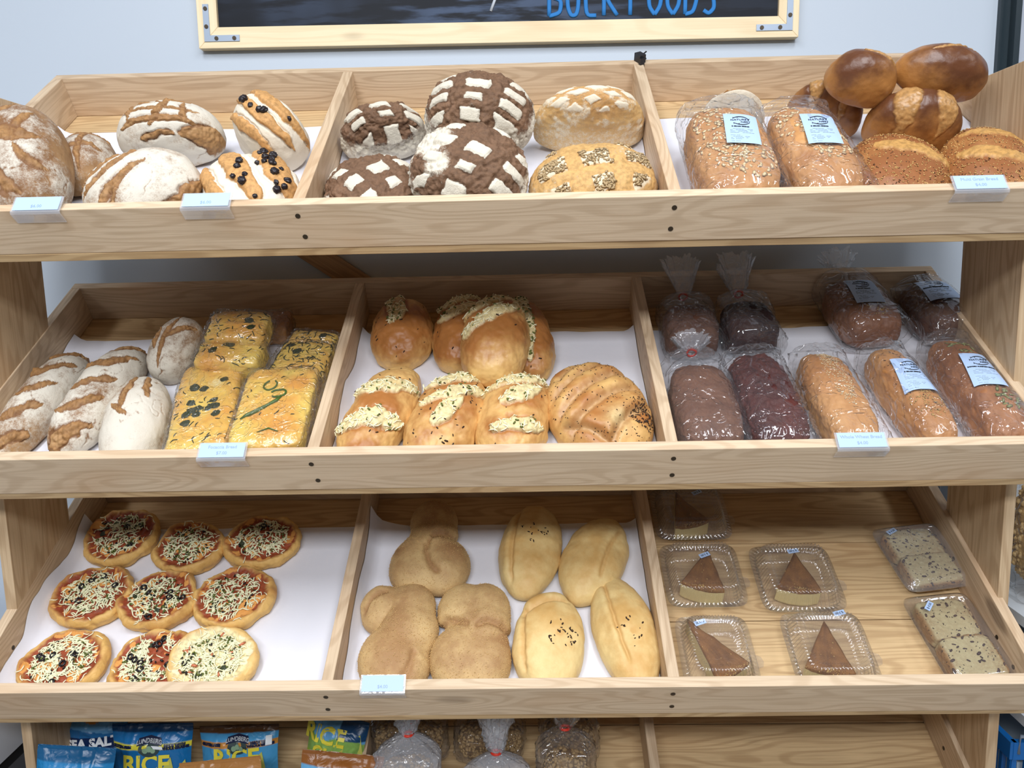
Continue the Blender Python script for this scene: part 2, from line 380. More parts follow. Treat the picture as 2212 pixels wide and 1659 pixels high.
B_BEET = bread_mat('red_brown_loaf', (104, 46, 36), (66, 28, 26), (84, 36, 30), (120, 60, 46), rough=.5, bump=.9)
B_WHEAT = bread_mat('wheat_loaf', (212, 160, 104), (178, 122, 72), (206, 150, 92), (220, 180, 120), rough=.5, grit=.2, bump=.2)
B_PUMP = bread_mat('pumpkin_loaf', (186, 130, 88), (128, 80, 50), (170, 108, 68), (190, 140, 96), rough=.5, grit=.3, bump=.3)
B_PIZZA = bread_mat('pizza_dough', (226, 182, 108), (172, 108, 52), (148, 46, 28), (226, 160, 84), rough=.5, grit=.3, bump=.4)
B_SLICE = bread_mat('raisin_slice', (180, 164, 124), (150, 112, 68), (160, 106, 56), (196, 184, 144), rough=.7, grit=.3, bump=.6)
M_LEEK = plain('leek_green', (70, 96, 40), .35)
M_RAISIN = plain('raisin', (30, 22, 26), .4)
M_OAT = plain('oat_flake', (232, 208, 164), .6); M_SUN = plain('sunflower_seed', (176, 150, 110), .5)
M_SES = plain('sesame_seed', (206, 168, 104), .5); M_SESD = plain('dark_sesame', (92, 60, 34), .5)
M_PUMPS = plain('pumpkin_seed', (134, 136, 84), .5); M_MIX = plain('mixed_seed', (196, 160, 96), .5)
M_CH = plain('melted_cheese', (242, 236, 200), .38); M_CHW2 = plain('shredded_cheese', (236, 234, 196), .4)
M_GREEN = plain('chopped_greens', (98, 108, 44), .5); M_HERB = plain('herb_leaf', (46, 54, 28), .5); M_BURN = plain('charred_bits', (52, 32, 20), .6)
M_OLIVE = plain('black_olive', (26, 20, 24), .25); M_TOM = plain('tomato_sauce', (158, 44, 26), .35); M_HAM = plain('ham_piece', (206, 120, 84), .4)

_cs = {}
def cubesphere(N):
    if N in _cs: return _cs[N]
    idx = {}; D = []; F = []
    g = np.tan(np.linspace(-math.pi/4, math.pi/4, N+1))
    for ax in range(3):
        for s in (-1, 1):
            id_ = np.zeros((N+1, N+1), int)
            for i in range(N+1):
                for j in range(N+1):
                    p = [0, 0, 0]; p[ax] = s; p[(ax+1) % 3] = g[i]; p[(ax+2) % 3] = g[j]
                    k = (round(p[0], 5), round(p[1], 5), round(p[2], 5))
                    if k not in idx: idx[k] = len(D); D.append(p)
                    id_[i, j] = idx[k]
            for i in range(N):
                for j in range(N):
                    q = [id_[i, j], id_[i+1, j], id_[i+1, j+1], id_[i, j+1]]
                    F.append(q if s > 0 else q[::-1])
    D = np.array(D, float); D /= np.linalg.norm(D, axis=1)[:, None]
    _cs[N] = (D, np.array(F)); return _cs[N]

def shape_pts(D, L, W, H, e1=2.2, e2=2.2, base=.30, taper=0, bend=0, pinch=0, blobs=None, top=0):
    """closed bread body standing on z=0: X long, Y across"""
    if blobs is not None:
        best = np.zeros(len(D)); k = 26.
        acc = np.zeros(len(D)); Ds = D/np.array([1, 1, 1.])
        for bx, by, br in blobs:          # in units of the half length; ray-sphere, smooth maximum
            c = np.array([bx, by, 0.]); b = Ds@c; q = b*b-(c@c-br*br)
            t = np.where(q > 0, b+np.sqrt(np.maximum(q, 0)), 0); acc += np.exp(k*np.clip(t, 0, 3))
        t = np.log(acc)/k
        P = Ds*t[:, None]; zz = P[:, 2]/max(b[2] for b in blobs)
        P = np.stack([P[:, 0]*L/2, P[:, 1]*L/2*W/L*1.0, np.where(zz > 0, zz*H*(1-base), -np.abs(zz)**.6*H*base)+H*base], 1)
        return P
    a = (np.abs(D[:, 0])**e1+np.abs(D[:, 1])**e1)**(e2/e1)
    r = (a+np.abs(D[:, 2])**e2)**(-1/e2)
    Q = D*r[:, None]
    low = Q[:, 2] < 0
    rr = np.hypot(Q[:, 0], Q[:, 1])
    z = np.where(low, -np.abs(Q[:, 2])**.55*H*base, Q[:, 2]*H*(1-base))+H*base
    x = Q[:, 0]*L/2; y = Q[:, 1]*W/2*(1+taper*Q[:, 0])
    if pinch: f = 1-pinch*np.abs(Q[:, 0])**3; y = y*f; z = z*(1-.45*pinch*np.abs(Q[:, 0])**3)
    if bend: y = y+bend*W*(Q[:, 0]**2-.4)
    if top: z = z*(1+top*Q[:, 0])
    return np.stack([x, y, z], 1)

def norms(P, F):
    n = np.cross(P[F[:, 2]]-P[F[:, 0]], P[F[:, 3]]-P[F[:, 1]]); N = np.zeros_like(P)
    for k in range(4): np.add.at(N, F[:, k], n)
    return N/(np.linalg.norm(N, axis=1)[:, None]+1e-12)

def fit(i, bb, L, W, H, kw, rz, rx=0, ry=0, n0=0., rest=False, lock=False, grow=1.):
    """place a body on the tray so that it stands where the photo has it; returns tray-local matrix and its size"""
    D = cubesphere(8)[0]; x0, y0, x1, y1 = bb
    cx, cy = (x0+x1)/2, (y0+y1)/2
    X, U, t = on_tray(i, cx, cy, n0+H*.4)
    for it in range(14):
        P = shape_pts(D, L, W, H, **kw)
        M = np.array(R(rz, 'Z') @ R(rx, 'X') @ R(ry, 'Y'))[:3, :3] if not (rx or ry) else np.array(R(rx, 'X') @ R(ry, 'Y') @ R(rz, 'Z'))[:3, :3]
        Q = P@M.T; lift = n0-Q[:, 2].min(); Q[:, 2] += lift
        q = Q+np.array([X, U, 0]); wq = q@TMN[i][:3, :3].T+TMN[i][:3, 3]
        pp = project(wq); a0, b0 = pp.min(0); a1, b1 = pp.max(0); ppm = FPX/t
        X += ((x0+x1)-(a0+a1))/2/ppm
        al = abs(math.cos(rz))
        rw = (x1-x0)/(a1-a0); rh = (y1-y0)/(b1-b0)
        if rest:
            U = max(U, TT+.004-Q[:, 1].min()) if it < 3 else TT+.004-Q[:, 1].min()
            rh = 1+(b0-y0)/(b1-b0)*.9
        else: U += -((y0+y1)-(b0+b1))/2/ppm*1.25
        rw = rw**.85; rh = min(max(rh, .8), 1.25)**.9
        if not lock:
            if al > .75: L *= rw; W *= rh
            elif al < .5: W *= rw; L *= rh
            else: L *= math.sqrt(rw*rh); W *= math.sqrt(rw*rh)
        lo = Q[:, 1].min()+U
        if lo < TT+.003: U += TT+.003-lo
        hi = Q[:, 1].max()+U
        if hi > TT+DD-.002: U -= hi-(TT+DD-.002)
    Mr = Matrix(M.tolist()).to_4x4()
    return T(X, U, lift) @ Mr, L, W

def stroke_field(u, v, S, nz, jag=.05):
    """S: list of (x0,y0,x1,y1,halfwidth,bow) in normalised top coordinates"""
    m = np.zeros(len(u)); e = np.zeros(len(u))
    for (a, b, c, d, w, bow) in S:
        dx, dy = c-a, d-b; l = math.hypot(dx, dy)
        s = ((u-a)*dx+(v-b)*dy)/l**2; q = ((u-a)*-dy+(v-b)*dx)/l
        q = q-bow*(1-(2*s-1)**2)+nz*jag
        inside = np.clip(1-(2*s-1)**2, 0, 1)
        wl = w*np.sqrt(inside)+1e-4
        f = np.abs(q)/wl; f = np.where((s < 0) | (s > 1), 9, f)
        m = np.maximum(m, 1-sst(.82, 1.08, f)); e = np.maximum(e, np.exp(-((f-1)/.22)**2)*np.where(inside > .05, 1, 0))
    return m, e

def patches(u, v, ang, cell, h, nz, keep=.9, off=(0, 0), asp=1.):
    c, s = math.cos(ang), math.sin(ang); a = (u*c+v*s)/cell+off[0]; b = (-u*s+v*c)/(cell*asp)+off[1]
    fa = np.abs(a-np.floor(a)-.5); fb = np.abs(b-np.floor(b)-.5)
    q = RG[np.floor(a).astype(int) & 31, np.floor(b).astype(int) & 31, 5]; f = np.maximum(fa, fb)+nz*.09+(.5-q)*.13+np.where(q < .1, .5, 0)
    rr = np.hypot(u, v)
    return (1-sst(h-.05, h+.02, f))*(1-sst(keep-.05, keep+.1, rr)), np.exp(-((f-h)/.035)**2)*(rr < keep)

def blobs_mesh(C, Nn, size, asp=(1, .6, .35), seed=0, jit=.3):
    """many little lens-shaped bits lying on a surface: one mesh"""
    rs = np.random.RandomState(seed); n = len(C)
    base = np.array([[1, 0, 0], [.6, .75, 0], [-.6, .75, 0], [-1, 0, 0], [-.6, -.75, 0], [.6, -.75, 0], [0, 0, 1], [0, 0, -1.]])*np.array(asp)
    fc = [[i, (i+1) % 6, 6] for i in range(6)]+[[(i+1) % 6, i, 7] for i in range(6)]
    a = rs.rand(n)*6.28; t = np.stack([np.cos(a), np.sin(a), rs.randn(n)*.1], 1)
    t = t-(t*Nn).sum(1)[:, None]*Nn; t /= np.linalg.norm(t, axis=1)[:, None]; b = np.cross(Nn, t)
    s = size*(1+jit*(rs.rand(n)-.5)*2)
    V = C[:, None]+s[:, None, None]*(base[None, :, 0, None]*t[:, None]+base[None, :, 1, None]*b[:, None]+base[None, :, 2, None]*Nn[:, None])
    F = np.array(fc)[None]+8*np.arange(n)[:, None, None]
    return V.reshape(-1, 3), F.reshape(-1, 3)

def shreds_mesh(C, Nn, length, rad, seed=0, lift=.4, dirv=None, spread=3.14):
    """curled shreds lying on a surface"""
    rs = np.random.RandomState(seed); V = []; F = []
    for k in range(len(C)):
        n = Nn[k]; a = rs.uniform(-spread, spread)+(dirv or 0); t = np.array([math.cos(a), math.sin(a), 0]); t -= n*(t@n); t /= np.linalg.norm(t)+1e-9; b = np.cross(n, t)
        l = length*rs.uniform(.5, 1.3); cv = rs.uniform(-.5, .5); h0 = rs.uniform(0, lift)*length*.25; pts = []
        for s in np.linspace(-.5, .5, 6):
            pts.append(C[k]+t*l*s+b*l*cv*(s*s*2-.2)+n*(h0*(1-(2*s)**2)+rad*.6+l*.05*math.sin(s*9+k)))
        v, f = tube(pts, [rad*.6, rad, rad*1.1, rad*1.1, rad, rad*.6], 5)
        o = len(V); V += v; F += [[q+o for q in g] for g in f]
    return V, F

SEED = [100]
def bread(name, label, cat, i, bb, H, rz=0., style='white', S=(), mat=None, n0=0., rx=0, ry=0, L=.2, W=.15, rest=False, N=64,
          amp=.003, flour=.7, bake=.35, group=None, parent=None, depth=.004, jag=.075, opt=None, lock=False, M0=None, **kw):
    SEED[0] += 1; sd = SEED[0]; opt = opt or {}
    if M0 is None: Mt, L, W = fit(i, bb, L, W, H, kw, rz, rx, ry, n0, rest, lock)
    else: Mt = M0
    D, F = cubesphere(N)
    P = shape_pts(D, L, W, H, **kw)
    Nn = norms(P, F); off = sd*3.17
    u = P[:, 0]/(L/2); v = P[:, 1]/(W/2); w = P[:, 2]/H
    big = fbm(P*18+off, 3); mid = fbm(P*60+off*2, 3); fine = fbm(P*190+off, 2)
    nz = fbm(P*70+off+5, 3)*2
    topm = sst(.10, .36, w)
    P = P+Nn*((big*2.2*amp+mid*amp*.9)*np.minimum(1, w*3+.25))[:, None]
    wu = fbm(P*16+off*1.3, 2); wv = fbm(P*16+off*2.1, 2)
    m, e = stroke_field(u+wu*.22, v+wv*.22, S, nz, jag) if S else (np.zeros(len(u)), np.zeros(len(u)))
    m = m*topm; e = e*topm
    fl = np.full(len(u), flour); G = m.copy(); B = bake+big*.9+.35*sst(.5, 1, w)
    disp = m*(depth*.15+fine*.007+mid*.007)-e*depth*.55+sst(.35, .8, m)*sst(.1, .4, mid)*.001
    if style == 'patch':
        pm, pe = patches(u, v, opt.get('ang', .6), opt.get('cell', .42), opt.get('h', .33), nz, opt.get('keep', .95), opt.get('off', (0, 0)), opt.get('asp', 1.))
        pm = pm*topm; pe = pe*topm
        rim = (1-sst(.42, .72, w+nz*.10))*opt.get('rim', .8)
        fl = np.maximum(pm*1.25, rim); fl = np.maximum(fl, opt.get('fill', 0)+.28*sst(-.05, .25, mid)*opt.get('dust', 1)); G = np.clip(1-pm-rim, 0, 1)*opt.get('g', .6)
        crk = np.exp(-(fbm(P*42+off*1.9, 2)/.02)**2)*(1-pm)*topm; rg = opt.get('rgh', 1.); disp = pm*.0016-pe*.0032*rg+(1-pm)*topm*(fine*.008+mid*.009)*rg-crk*.0022*rg; B = B+crk*.8*rg
        B = B+.5*pe
    elif style in ('brown', 'cheese', 'sesame'):
        fl = np.full(len(u), 0.); B = bake+big*1.5+.55*sst(.45, 1, w)-.75*(1-sst(.1, .6, w))
        disp = m*(depth*(.35 if style == 'brown' else .7)+fine*.003)-e*depth*.4
        if style == 'brown': fl = .5*(1-sst(.1, .6, w))*sst(-.3, .3, nz*.5)
        if style == 'cheese': m = m*sst(-.5, -.12, big*2+.12); G = m.copy(); disp = disp+mid*.004+fine*.002*m; B = B+e*.5
    elif style == 'plain':
        fl = np.full(len(u), opt.get('fl', 0.)); disp = disp+mid*opt.get('lump', .0)+fine*opt.get('fine', 0.)
        B = bake+big*1.0+.3*sst(.4, 1, w)+opt.get('edge', 0)*sst(.82, 1.0, np.maximum(np.abs(u), np.abs(v)))
        fl = fl-opt.get('edge', 0)*sst(.82, 1.0, np.maximum(np.abs(u), np.abs(v)))
    elif style == 'pizza':
        r = np.hypot(u, v); sa = (1-sst(.80, .93, r+nz*.09))*topm; G = sa; fl = sa*sst(.0, .16, mid+fbm(P*30+off, 2)*.3)*(.95 if not opt['pale'] else 1.2)
        disp = .0055*np.exp(-((r-.90)/.10)**2)*sst(.3, .7, w)*(1+big*3)+.005*np.exp(-(r/.6)**2)-.002*sa+fine*.004*sa+mid*.004; B = .1+big*1.6+.7*np.exp(-((r-.8)/.09)**2)*sst(-.1, .3, mid)
    elif style == 'raisin':
        fl = (1-m)*.95+.05; disp = m*depth*.9-e*depth+fine*.002*m
        B = bake+big+.4*e
    else:
        fl = flour*(1-m*1.1)+(-.35*e)+big*1.1-.3*(1-sst(0, .3, w))-.10+mid*.5
        crk = np.exp(-(fbm(P*34+off*1.9, 2)/.012)**2)*sst(.02, .14, big)*topm; disp = disp-crk*.0012; fl = fl-crk*.5
        B = B+e*.7+m*mid*2.5; G = np.clip(m*(.75+mid*2.5)-e*.5, 0, 1)
    if 'spots' in opt:       # scorched or filled spots (u, v, radius, which, amount)
        for (a, b, r_, ch, am) in opt['spots']:
            g = np.exp(-(((u-a)*L/W*W/.1)**2+((v-b)*W/.1)**2)/(r_*2)**2+nz*.3)*topm*am
            if ch == 'B': B = B+g*2
            elif ch == 'G': G = np.maximum(G, np.clip(g, 0, 1))
            else: fl = np.maximum(fl, g)
    if 'folds' in opt:       # seams of a rolled or plaited dough: (x0,y0,x1,y1,bow,depth)
        for (a, b, c, d, bow, dp) in opt['folds']:
            dx, dy = c-a, d-b; l = math.hypot(dx, dy); s = ((u-a)*dx+(v-b)*dy)/l**2; q = ((u-a)*-dy+(v-b)*dx)/l-bow*(1-(2*s-1)**2)+nz*.03
            g = np.exp(-(q/.06)**2)*sst(0, .12, s)*sst(0, .12, 1-s)
            pu = np.exp(-((q-.16)/.13)**2)*sst(0, .2, s)*sst(0, .2, 1-s)
            disp = disp-g*dp+pu*dp*.6; B = B+g*.5-pu*.1; G = np.maximum(G, g*opt.get('foldg', 0))
    P = P+Nn*disp[:, None]
    P[:, 2] = np.maximum(P[:, 2], 0)
    o = mesh(name, P, F, mat, parent, attr=np.stack([np.clip(fl, 0, 1.3), np.clip(G, 0, 1), np.clip(B, 0, 1.4)], 1))
    Mw = TM(i) @ Mt
    if parent is None: o.matrix_world = Mw
    else: o.matrix_local = Matrix() if M0 is None else M0
    if label: tag(o, label, cat, group)
    return dict(o=o, P=P, N=norms(P, F), u=u, v=v, w=w, m=m, G=G, fl=fl, L=L, W=W, H=H, M=Mw, rs=np.random.RandomState(sd), sd=sd, Mt=Mt, e=e)
def pick(b, mask, n):
    idx = np.nonzero(mask)[0]
    if len(idx) == 0: return idx
    return b['rs'].choice(idx, min(n, len(idx)), replace=len(idx) < n)
def seeds(b, name, mask, n, size, mat, asp=(1, .6, .35), parent=None, out=.0, label=None):
    k = pick(b, mask, n); C = b['P'][k]+b['rs'].randn(len(k), 3)*.0006+b['N'][k]*(size*asp[2]*.5+out)
    V, F = blobs_mesh(C, b['N'][k], size, asp, b['sd'])
    o = mesh(name, V, F, mat, parent or b['o'], smooth=True); tag(o, label, kind='stuff'); return o
def shreds(b, name, mask, n, length, rad, mat, parent=None, lift=.5, **k2):
    k = pick(b, mask, n); V, F = shreds_mesh(b['P'][k], b['N'][k], length, rad, b['sd'], lift, **k2)
    o = mesh(name, V, F, mat, parent or b['o']); tag(o, kind='stuff'); return o
def lump(name, b, u, v, size, mat, seed=0, flat=.7, sub=3, out=0.0, label=None):
    k = int(np.argmin((b['u']-u)**2+(b['v']-v)**2+np.where(b['w'] < .4, 9, 0)))
    D, F = cubesphere(sub*3); p = D*size*(1+.35*fbm(D*2.2+seed*1.7, 2)[:, None]*2); p[:, 2] *= flat
    n = Vector(b['N'][k]); q = n.to_track_quat('Z', 'Y').to_matrix().to_4x4()
    return tag(mesh(name, p, F, mat, b['o'], T(*(b['P'][k]+b['N'][k]*(size*flat*.4+out))) @ q), label)

# ---------------- top tray, left compartment
A = bread('sourdough_boule', 'large floured brown boule with leaf-shaped scores leaning at the far left front', 'bread', 0, (-75, 224, 162, 436), .115, .3, 'white',
      [(-.95, .2, .75, .05, .10, .05), (-.1, .1, .25, .8, .09, .12), (.0, .1, -.45, .85, .08, -.1), (.35, .0, .65, .5, .07, .08), (-.05, -.05, .3, -.75, .10, -.12), (-.35, -.02, -.6, -.7, .09, .1), (.4, -.02, .8, -.4, .07, -.08)],
      B_WHITE, rx=.42, L=.2, W=.17, flour=.55, bake=.6, n0=.004, rest=True, depth=.005)
bread('sourdough_boule', 'small scored grey-brown boule half hidden behind the leaf-scored loaf', 'bread', 0, (112, 285, 258, 425), .085, .2, 'white',
      [(-.8, .35, .8, .45, .09, .05), (.15, -.9, .2, .9, .10, .0), (-.7, -.3, .8, -.2, .08, .05)], B_WHITE, flour=.66, bake=.6, L=.13, W=.14)
bread('sourdough_boule', 'white floured boule with crossed scores at the back of the upper left section', 'bread', 0, (253, 217, 490, 366), .115, .05, 'white',
      [(-.75, .15, .75, .1, .07, .04), (-.6, .5, .6, .55, .06, .03), (-.8, -.30, .75, -.34, .12, .08), (-.35, -.72, .35, -.74, .08, .05), (.45, -.75, .95, -.15, .16, -.08), (-.05, -.5, .12, .8, .08, -.03), (-.55, -.3, -.45, .6, .05, .03), (.55, -.4, .5, .5, .06, .02)],
      B_WHITE, flour=.98, bake=.4, depth=.006, rx=.45)
bread('oval_sourdough', 'flat oval floured sourdough with two long slashes on its left, at the front', 'bread', 0, (178, 318, 442, 440), .09, .35, 'white',
      [(-.92, -.1, .15, .62, .08, .06), (-.72, -.55, .28, .22, .09, .08), (-.97, .2, -.1, .75, .06, .02), (.30, -.85, .98, -.25, .10, -.12), (-.55, -.75, -.30, -.25, .05, .02)], B_WHITE, flour=.90, bake=.5, e1=2.3, rest=True, depth=.007, L=.2, W=.14, rx=.35)
def raisins(b, spots, size=.0048):
    for k, (u, v) in enumerate(spots): lump('raisin', b, u, v, size*(1+.3*math.sin(k*2.7)), M_RAISIN, k, .75)
b = bread('raisin_boule', 'round raisin boule with broad white flour bands beside the left divider', 'bread', 0, (478, 219, 693, 356), .12, -.75, 'raisin',
      [(-.95, .42, .9, .50, .20, .06), (-.9, -.08, .95, -.02, .22, .03), (-.7, -.62, .8, -.6, .17, .0)], B_RAISIN, depth=.005, rx=.5, bake=.35)
raisins(b, [(.12, -.02), (.2, .04), (-.12, -.10), (-.42, -.06), (.55, .47)], .006)
b = bread('raisin_loaf', 'raisin-studded loaf with one white flour stripe in front of the banded boule', 'bread', 0, (434, 330, 655, 442), .09, -1.05, 'raisin',
      [(-.85, .55, .85, .55, .30, .03), (-.9, -.12, .9, -.10, .24, .0), (-.7, -.72, .7, -.7, .16, .0)], B_RAISIN, depth=.005, rest=True, bake=.5, amp=.005, L=.13, W=.16)
raisins(b, [(.7, .5), (.6, .6), (.62, .42), (.45, .45), (.35, .6), (.2, .5), (.12, .38), (.05, .55), (-.05, .45), (0, .3), (-.1, .62), (-.22, .4), (.5, -.2), (.38, -.1), (.1, -.15), (-.05, -.05), (.3, -.3), (-.3, .5), (.8, -.1), (.75, .35)], .0055)

# ---------------- top tray, middle compartment
bread('dark_cocoa_boule', 'dark cracked boule with white flour patches against the left divider', 'bread', 0, (736, 221, 922, 352), .11, .15, 'patch', mat=B_DARK, opt=dict(ang=.2, cell=.66, h=.29, off=(.35, .1), asp=.8), bake=.5, rx=.35, depth=.005)
bread('dark_cocoa_loaf', 'flat dark cracked loaf with slanting flour patches at the front left', 'bread', 0, (702, 334, 922, 436), .075, .25, 'patch', mat=B_DARK, opt=dict(ang=.5, cell=.6, h=.27, off=(.3, .6), asp=.8, rim=.6), bake=.5, rest=True, L=.16, W=.13)
bread('dark_cocoa_boule', 'tall dark boule with rectangular flour patches and a raisin, highest at the back', 'bread', 0, (918, 158, 1153, 345), .125, -.1, 'patch', mat=B_DARK, opt=dict(ang=-.12, cell=.66, h=.30, off=(.5, .25), asp=.58, rim=.7), bake=.5, n0=.035, rx=.38, W=.17)
b = bread('dark_cocoa_boule', 'dark boule whose left side is white with flour, piled in front in the middle', 'bread', 0, (882, 268, 1142, 438), .105, -.2, 'patch', mat=B_DARK, opt=dict(ang=-.3, cell=.64, h=.28, off=(.2, .3), asp=.66, rim=.7, spots=[(-.62, .25, .3, 'R', 1.6), (-.4, -.35, .2, 'R', 1.3)]), bake=.55, n0=.01, rest=True, rx=.4)
bread('tan_boule', 'golden boule with a cluster of square flour patches by the right divider', 'bread', 0, (1152, 187, 1394, 329), .135, .0, 'patch', mat=B_CROSS, opt=dict(ang=.62, cell=.40, h=.33, off=(.1, .35), asp=1., keep=.72, rim=.5, g=.5, fill=.30, dust=1.2, rgh=.25), bake=.15, rx=.35)
b = bread('seeded_boule', 'golden boule with sunflower seed squares, in front of the patch-floured golden boule', 'bread', 0, (1144, 308, 1421, 436), .095, .1, 'patch', mat=B_SEED, opt=dict(ang=.1, cell=.66, h=.30, off=(.5, .45), asp=.95, keep=.85, rim=.5, g=.9, fill=.15, rgh=.35), bake=.2, rest=True, rx=.2)
msk = (b['w'] > .45) & (b['fl'] > .9)
seeds(b, 'sunflower_seeds', msk, 420, .0042, M_SUN, (1, .5, .35))

# ---------------- top tray, right compartment
b = bread('floured_roll', 'small white-floured roll peeking out behind the two bagged oat loaves', 'bread', 0, (1508, 200, 1652, 300), .10, 0, 'white', [(-.5, -.2, .6, .6, .14, .1), (-.7, .5, .5, .75, .1, 0)], B_TAN, flour=.95, L=.12, W=.12)
bands = [(-.95, .36, .95, .38, .19, .04), (-.95, -.36, .95, -.34, .19, -.04)]
bread('brown_boule', 'brown boule with two light bands low behind the second oat bag', 'bread', 0, (1692, 176, 1864, 300), .115, 1.25, 'brown', bands, B_BROWN, bake=.45, rx=.3, n0=.0)
bread('brown_boule', 'brown boule with two broad light bands under the topmost loaf on the right', 'bread', 0, (1858, 190, 2078, 345), .125, 1.35, 'brown', [(-.95, .38, .95, .36, .26, .04), (-.95, -.40, .95, -.34, .24, -.04)], B_BROWN, bake=.55, rx=.35, n0=.006)
bread('brown_boule', 'smooth domed brown boule stacked above the light-banded boule beside the back board', 'bread', 0, (1779, 105, 1938, 235), .085, -.3, 'brown', [(-.3, .35, .8, .35, .10, 0)], B_BROWN, bake=.3, rx=.5, ry=.12, e2=2.0, n0=.088, L=.13, W=.10, base=.22)
bread('brown_oval_loaf', 'long glossy brown oval loaf with a torn slash, topmost on the right', 'bread', 0, (1926, 93, 2134, 222), .085, -.1, 'brown', [(-.55, .15, .15, .35, .06, .03), (-.1, .65, .75, .5, .09, .04)], B_BROWN, bake=.35, rx=.5, ry=.16, e2=2.0, n0=.088, L=.17, W=.11, base=.22)
def sesame(b, n=700, mk=None):
    q = (b['w'] > .45) & (b['m'] < .35) if mk is None else mk
    seeds(b, 'sesame_seeds', q, n, .0017, M_SES, (1, .6, .4)); seeds(b, 'dark_sesame_seeds', q, n//2, .0016, M_SESD, (1, .6, .4))
b = bread('seeded_batard', 'long sesame-crusted batard with one pale slash along it, at the front', 'bread', 0, (1812, 290, 2052, 402), .08, -.42, 'sesame', [(-.55, .08, .9, .12, .17, .05)], B_SESAME, rest=True, L=.18, W=.11, bake=.5)
sesame(b, 1000, (b['w'] > .4) & (b['m'] < .4))
b = bread('seeded_boule', 'round sesame-topped boule with two pale slashes at the far right front', 'bread', 0, (2018, 276, 2240, 400), .085, -.3, 'sesame', [(-.7, .35, .75, .35, .12, .05), (-.75, -.25, .8, -.25, .15, .02)], B_SESAME, rest=True, L=.15, W=.12, bake=.35)
sesame(b, 700, (b['w'] > .5) & (b['m'] < .5))

# ---------------- middle tray, left compartment
sl = lambda n, w=.10, bow=.02, sk=.55: [(-.98+1.9*(k+.2)/n, -.85, -.98+1.9*(k+.2)/n+sk*1.0, .85, w, bow) for k in range(n)]
bread('floured_batard', 'leftmost long floured batard with slanting brown slashes along the side board', 'bread', 1, (-25, 762, 196, 1000), .075, 1.50, 'white', [(-.98+.42*k, .72, -.66+.42*k, -.78, .085, -.05) for k in range(5)], B_WHITE, flour=.86, bake=.6, L=.3, W=.1, lock=False, e1=2.6, depth=.005)
bread('floured_batard', 'long floured batard with slanting slashes between its twin and the white rolls', 'bread', 1, (100, 748, 322, 990), .078, 1.47, 'white', [(-.98+.42*k, .72, -.66+.42*k, -.78, .09, -.05) for k in range(5)], B_WHITE, flour=.84, bake=.65, L=.3, W=.1, e1=2.6, depth=.005)
bread('round_sourdough', 'round greyish floured sourdough with a branching crack, left of the focaccia', 'bread', 1, (316, 686, 447, 832), .085, 1.2, 'white', [(-.8, -.1, .9, .25, .10, .05), (0, .1, .7, -.6, .1, .08), (-.4, .35, .3, .6, .12, .02)], B_WHITE, flour=.85, bake=.65, rx=.5, n0=.0, L=.13, W=.12)
bread('round_sourdough', 'white sourdough roll with a smooth flour blister in front of the cracked round', 'bread', 1, (212, 815, 372, 985), .08, 1.75, 'white', [(-.15, .15, .95, .2, .13, .05), (.1, -.55, .85, -.2, .09, .03), (-.25, -.1, .1, .5, .07, .02)], B_WHITE, flour=.95, bake=.3, rest=True, L=.15, W=.12)

def focaccia(label, bb, H, rz, opt=None, n0=0., rest=False, herbs=60, big=0, L=.13, W=.1, rx=0, group=None, mat=B_FOC, wrap=True, leek=False, **k2):
    root_fit = fit(1, bb, L, W, H, dict(e1=7, e2=4.5, base=.45), rz, rx, 0, n0, rest)
    Mt, L, W = root_fit
    root = empty('focaccia', TM(1) @ Mt); tag(root, label, 'focaccia', group)
    b = bread('bread_slab', None, None, 1, bb, H, 0, 'plain', mat=mat, parent=root, M0=Matrix(), L=L, W=W, e1=7, e2=4.5, base=.45, amp=.0035, bake=.2, N=56, opt=dict(fl=.25, lump=.004, **(opt or {})), **k2)
    up = b['w'] > .8
    if herbs: shreds(b, 'herb_sprigs', up, herbs, .012, .0009, M_HERB, root, lift=.1)
    for k in range(big):
        a = b['rs'].uniform(-.6, .6, 2); lump('herb_leaf', b, a[0], a[1], .008, M_HERB, k, .18)
    if leek:
        zt = lambda x, y: b['P'][int(np.argmin((b['P'][:, 0]-x)**2+(b['P'][:, 1]-y)**2+np.where(b['w'] > .7, 0, 9)))][2]+.0015
        def tb(pts, r):
            V, F = tube([(x, y, zt(x, y)) for x, y in pts], r, 6); mesh('leek_curl', V, F, M_LEEK, root)
        ang = np.linspace(.3, 5.6, 16)
        tb([(L*.22+.013*math.cos(t), W*.10+.012*math.sin(t)) for t in ang], .0016)
        tb([(L*.10+.011*math.cos(t+2), -W*.05+.013*math.sin(t+2)) for t in ang], .0018)
        tb([(L*.05, -W*.10), (L*.0, -W*.05), (-L*.05, W*.05), (-L*.10, W*.18), (-L*.16, W*.30), (-L*.19, W*.38)], [.002, .0035, .0025, .004, .0035, .001])
        tb([(-L*.38, -W*.18), (-L*.34, -W*.05), (-L*.37, W*.1)], [.0008, .0016, .0006])
    if wrap:
        D, F = cubesphere(40); P = shape_pts(D, L+.006, W+.006, H+.004, e1=7, e2=4.5, base=.45)
        n = norms(P, F); cr = np.abs(fbm(P*np.array([30, 90, 60])+b['sd'], 3)); P = P+n*(.0006+.0025*np.exp(-(cr/.03)**2))[:, None]
        mesh('cling_film', P, F, M_FILM, root, T(0, 0, -.0005))
    return b
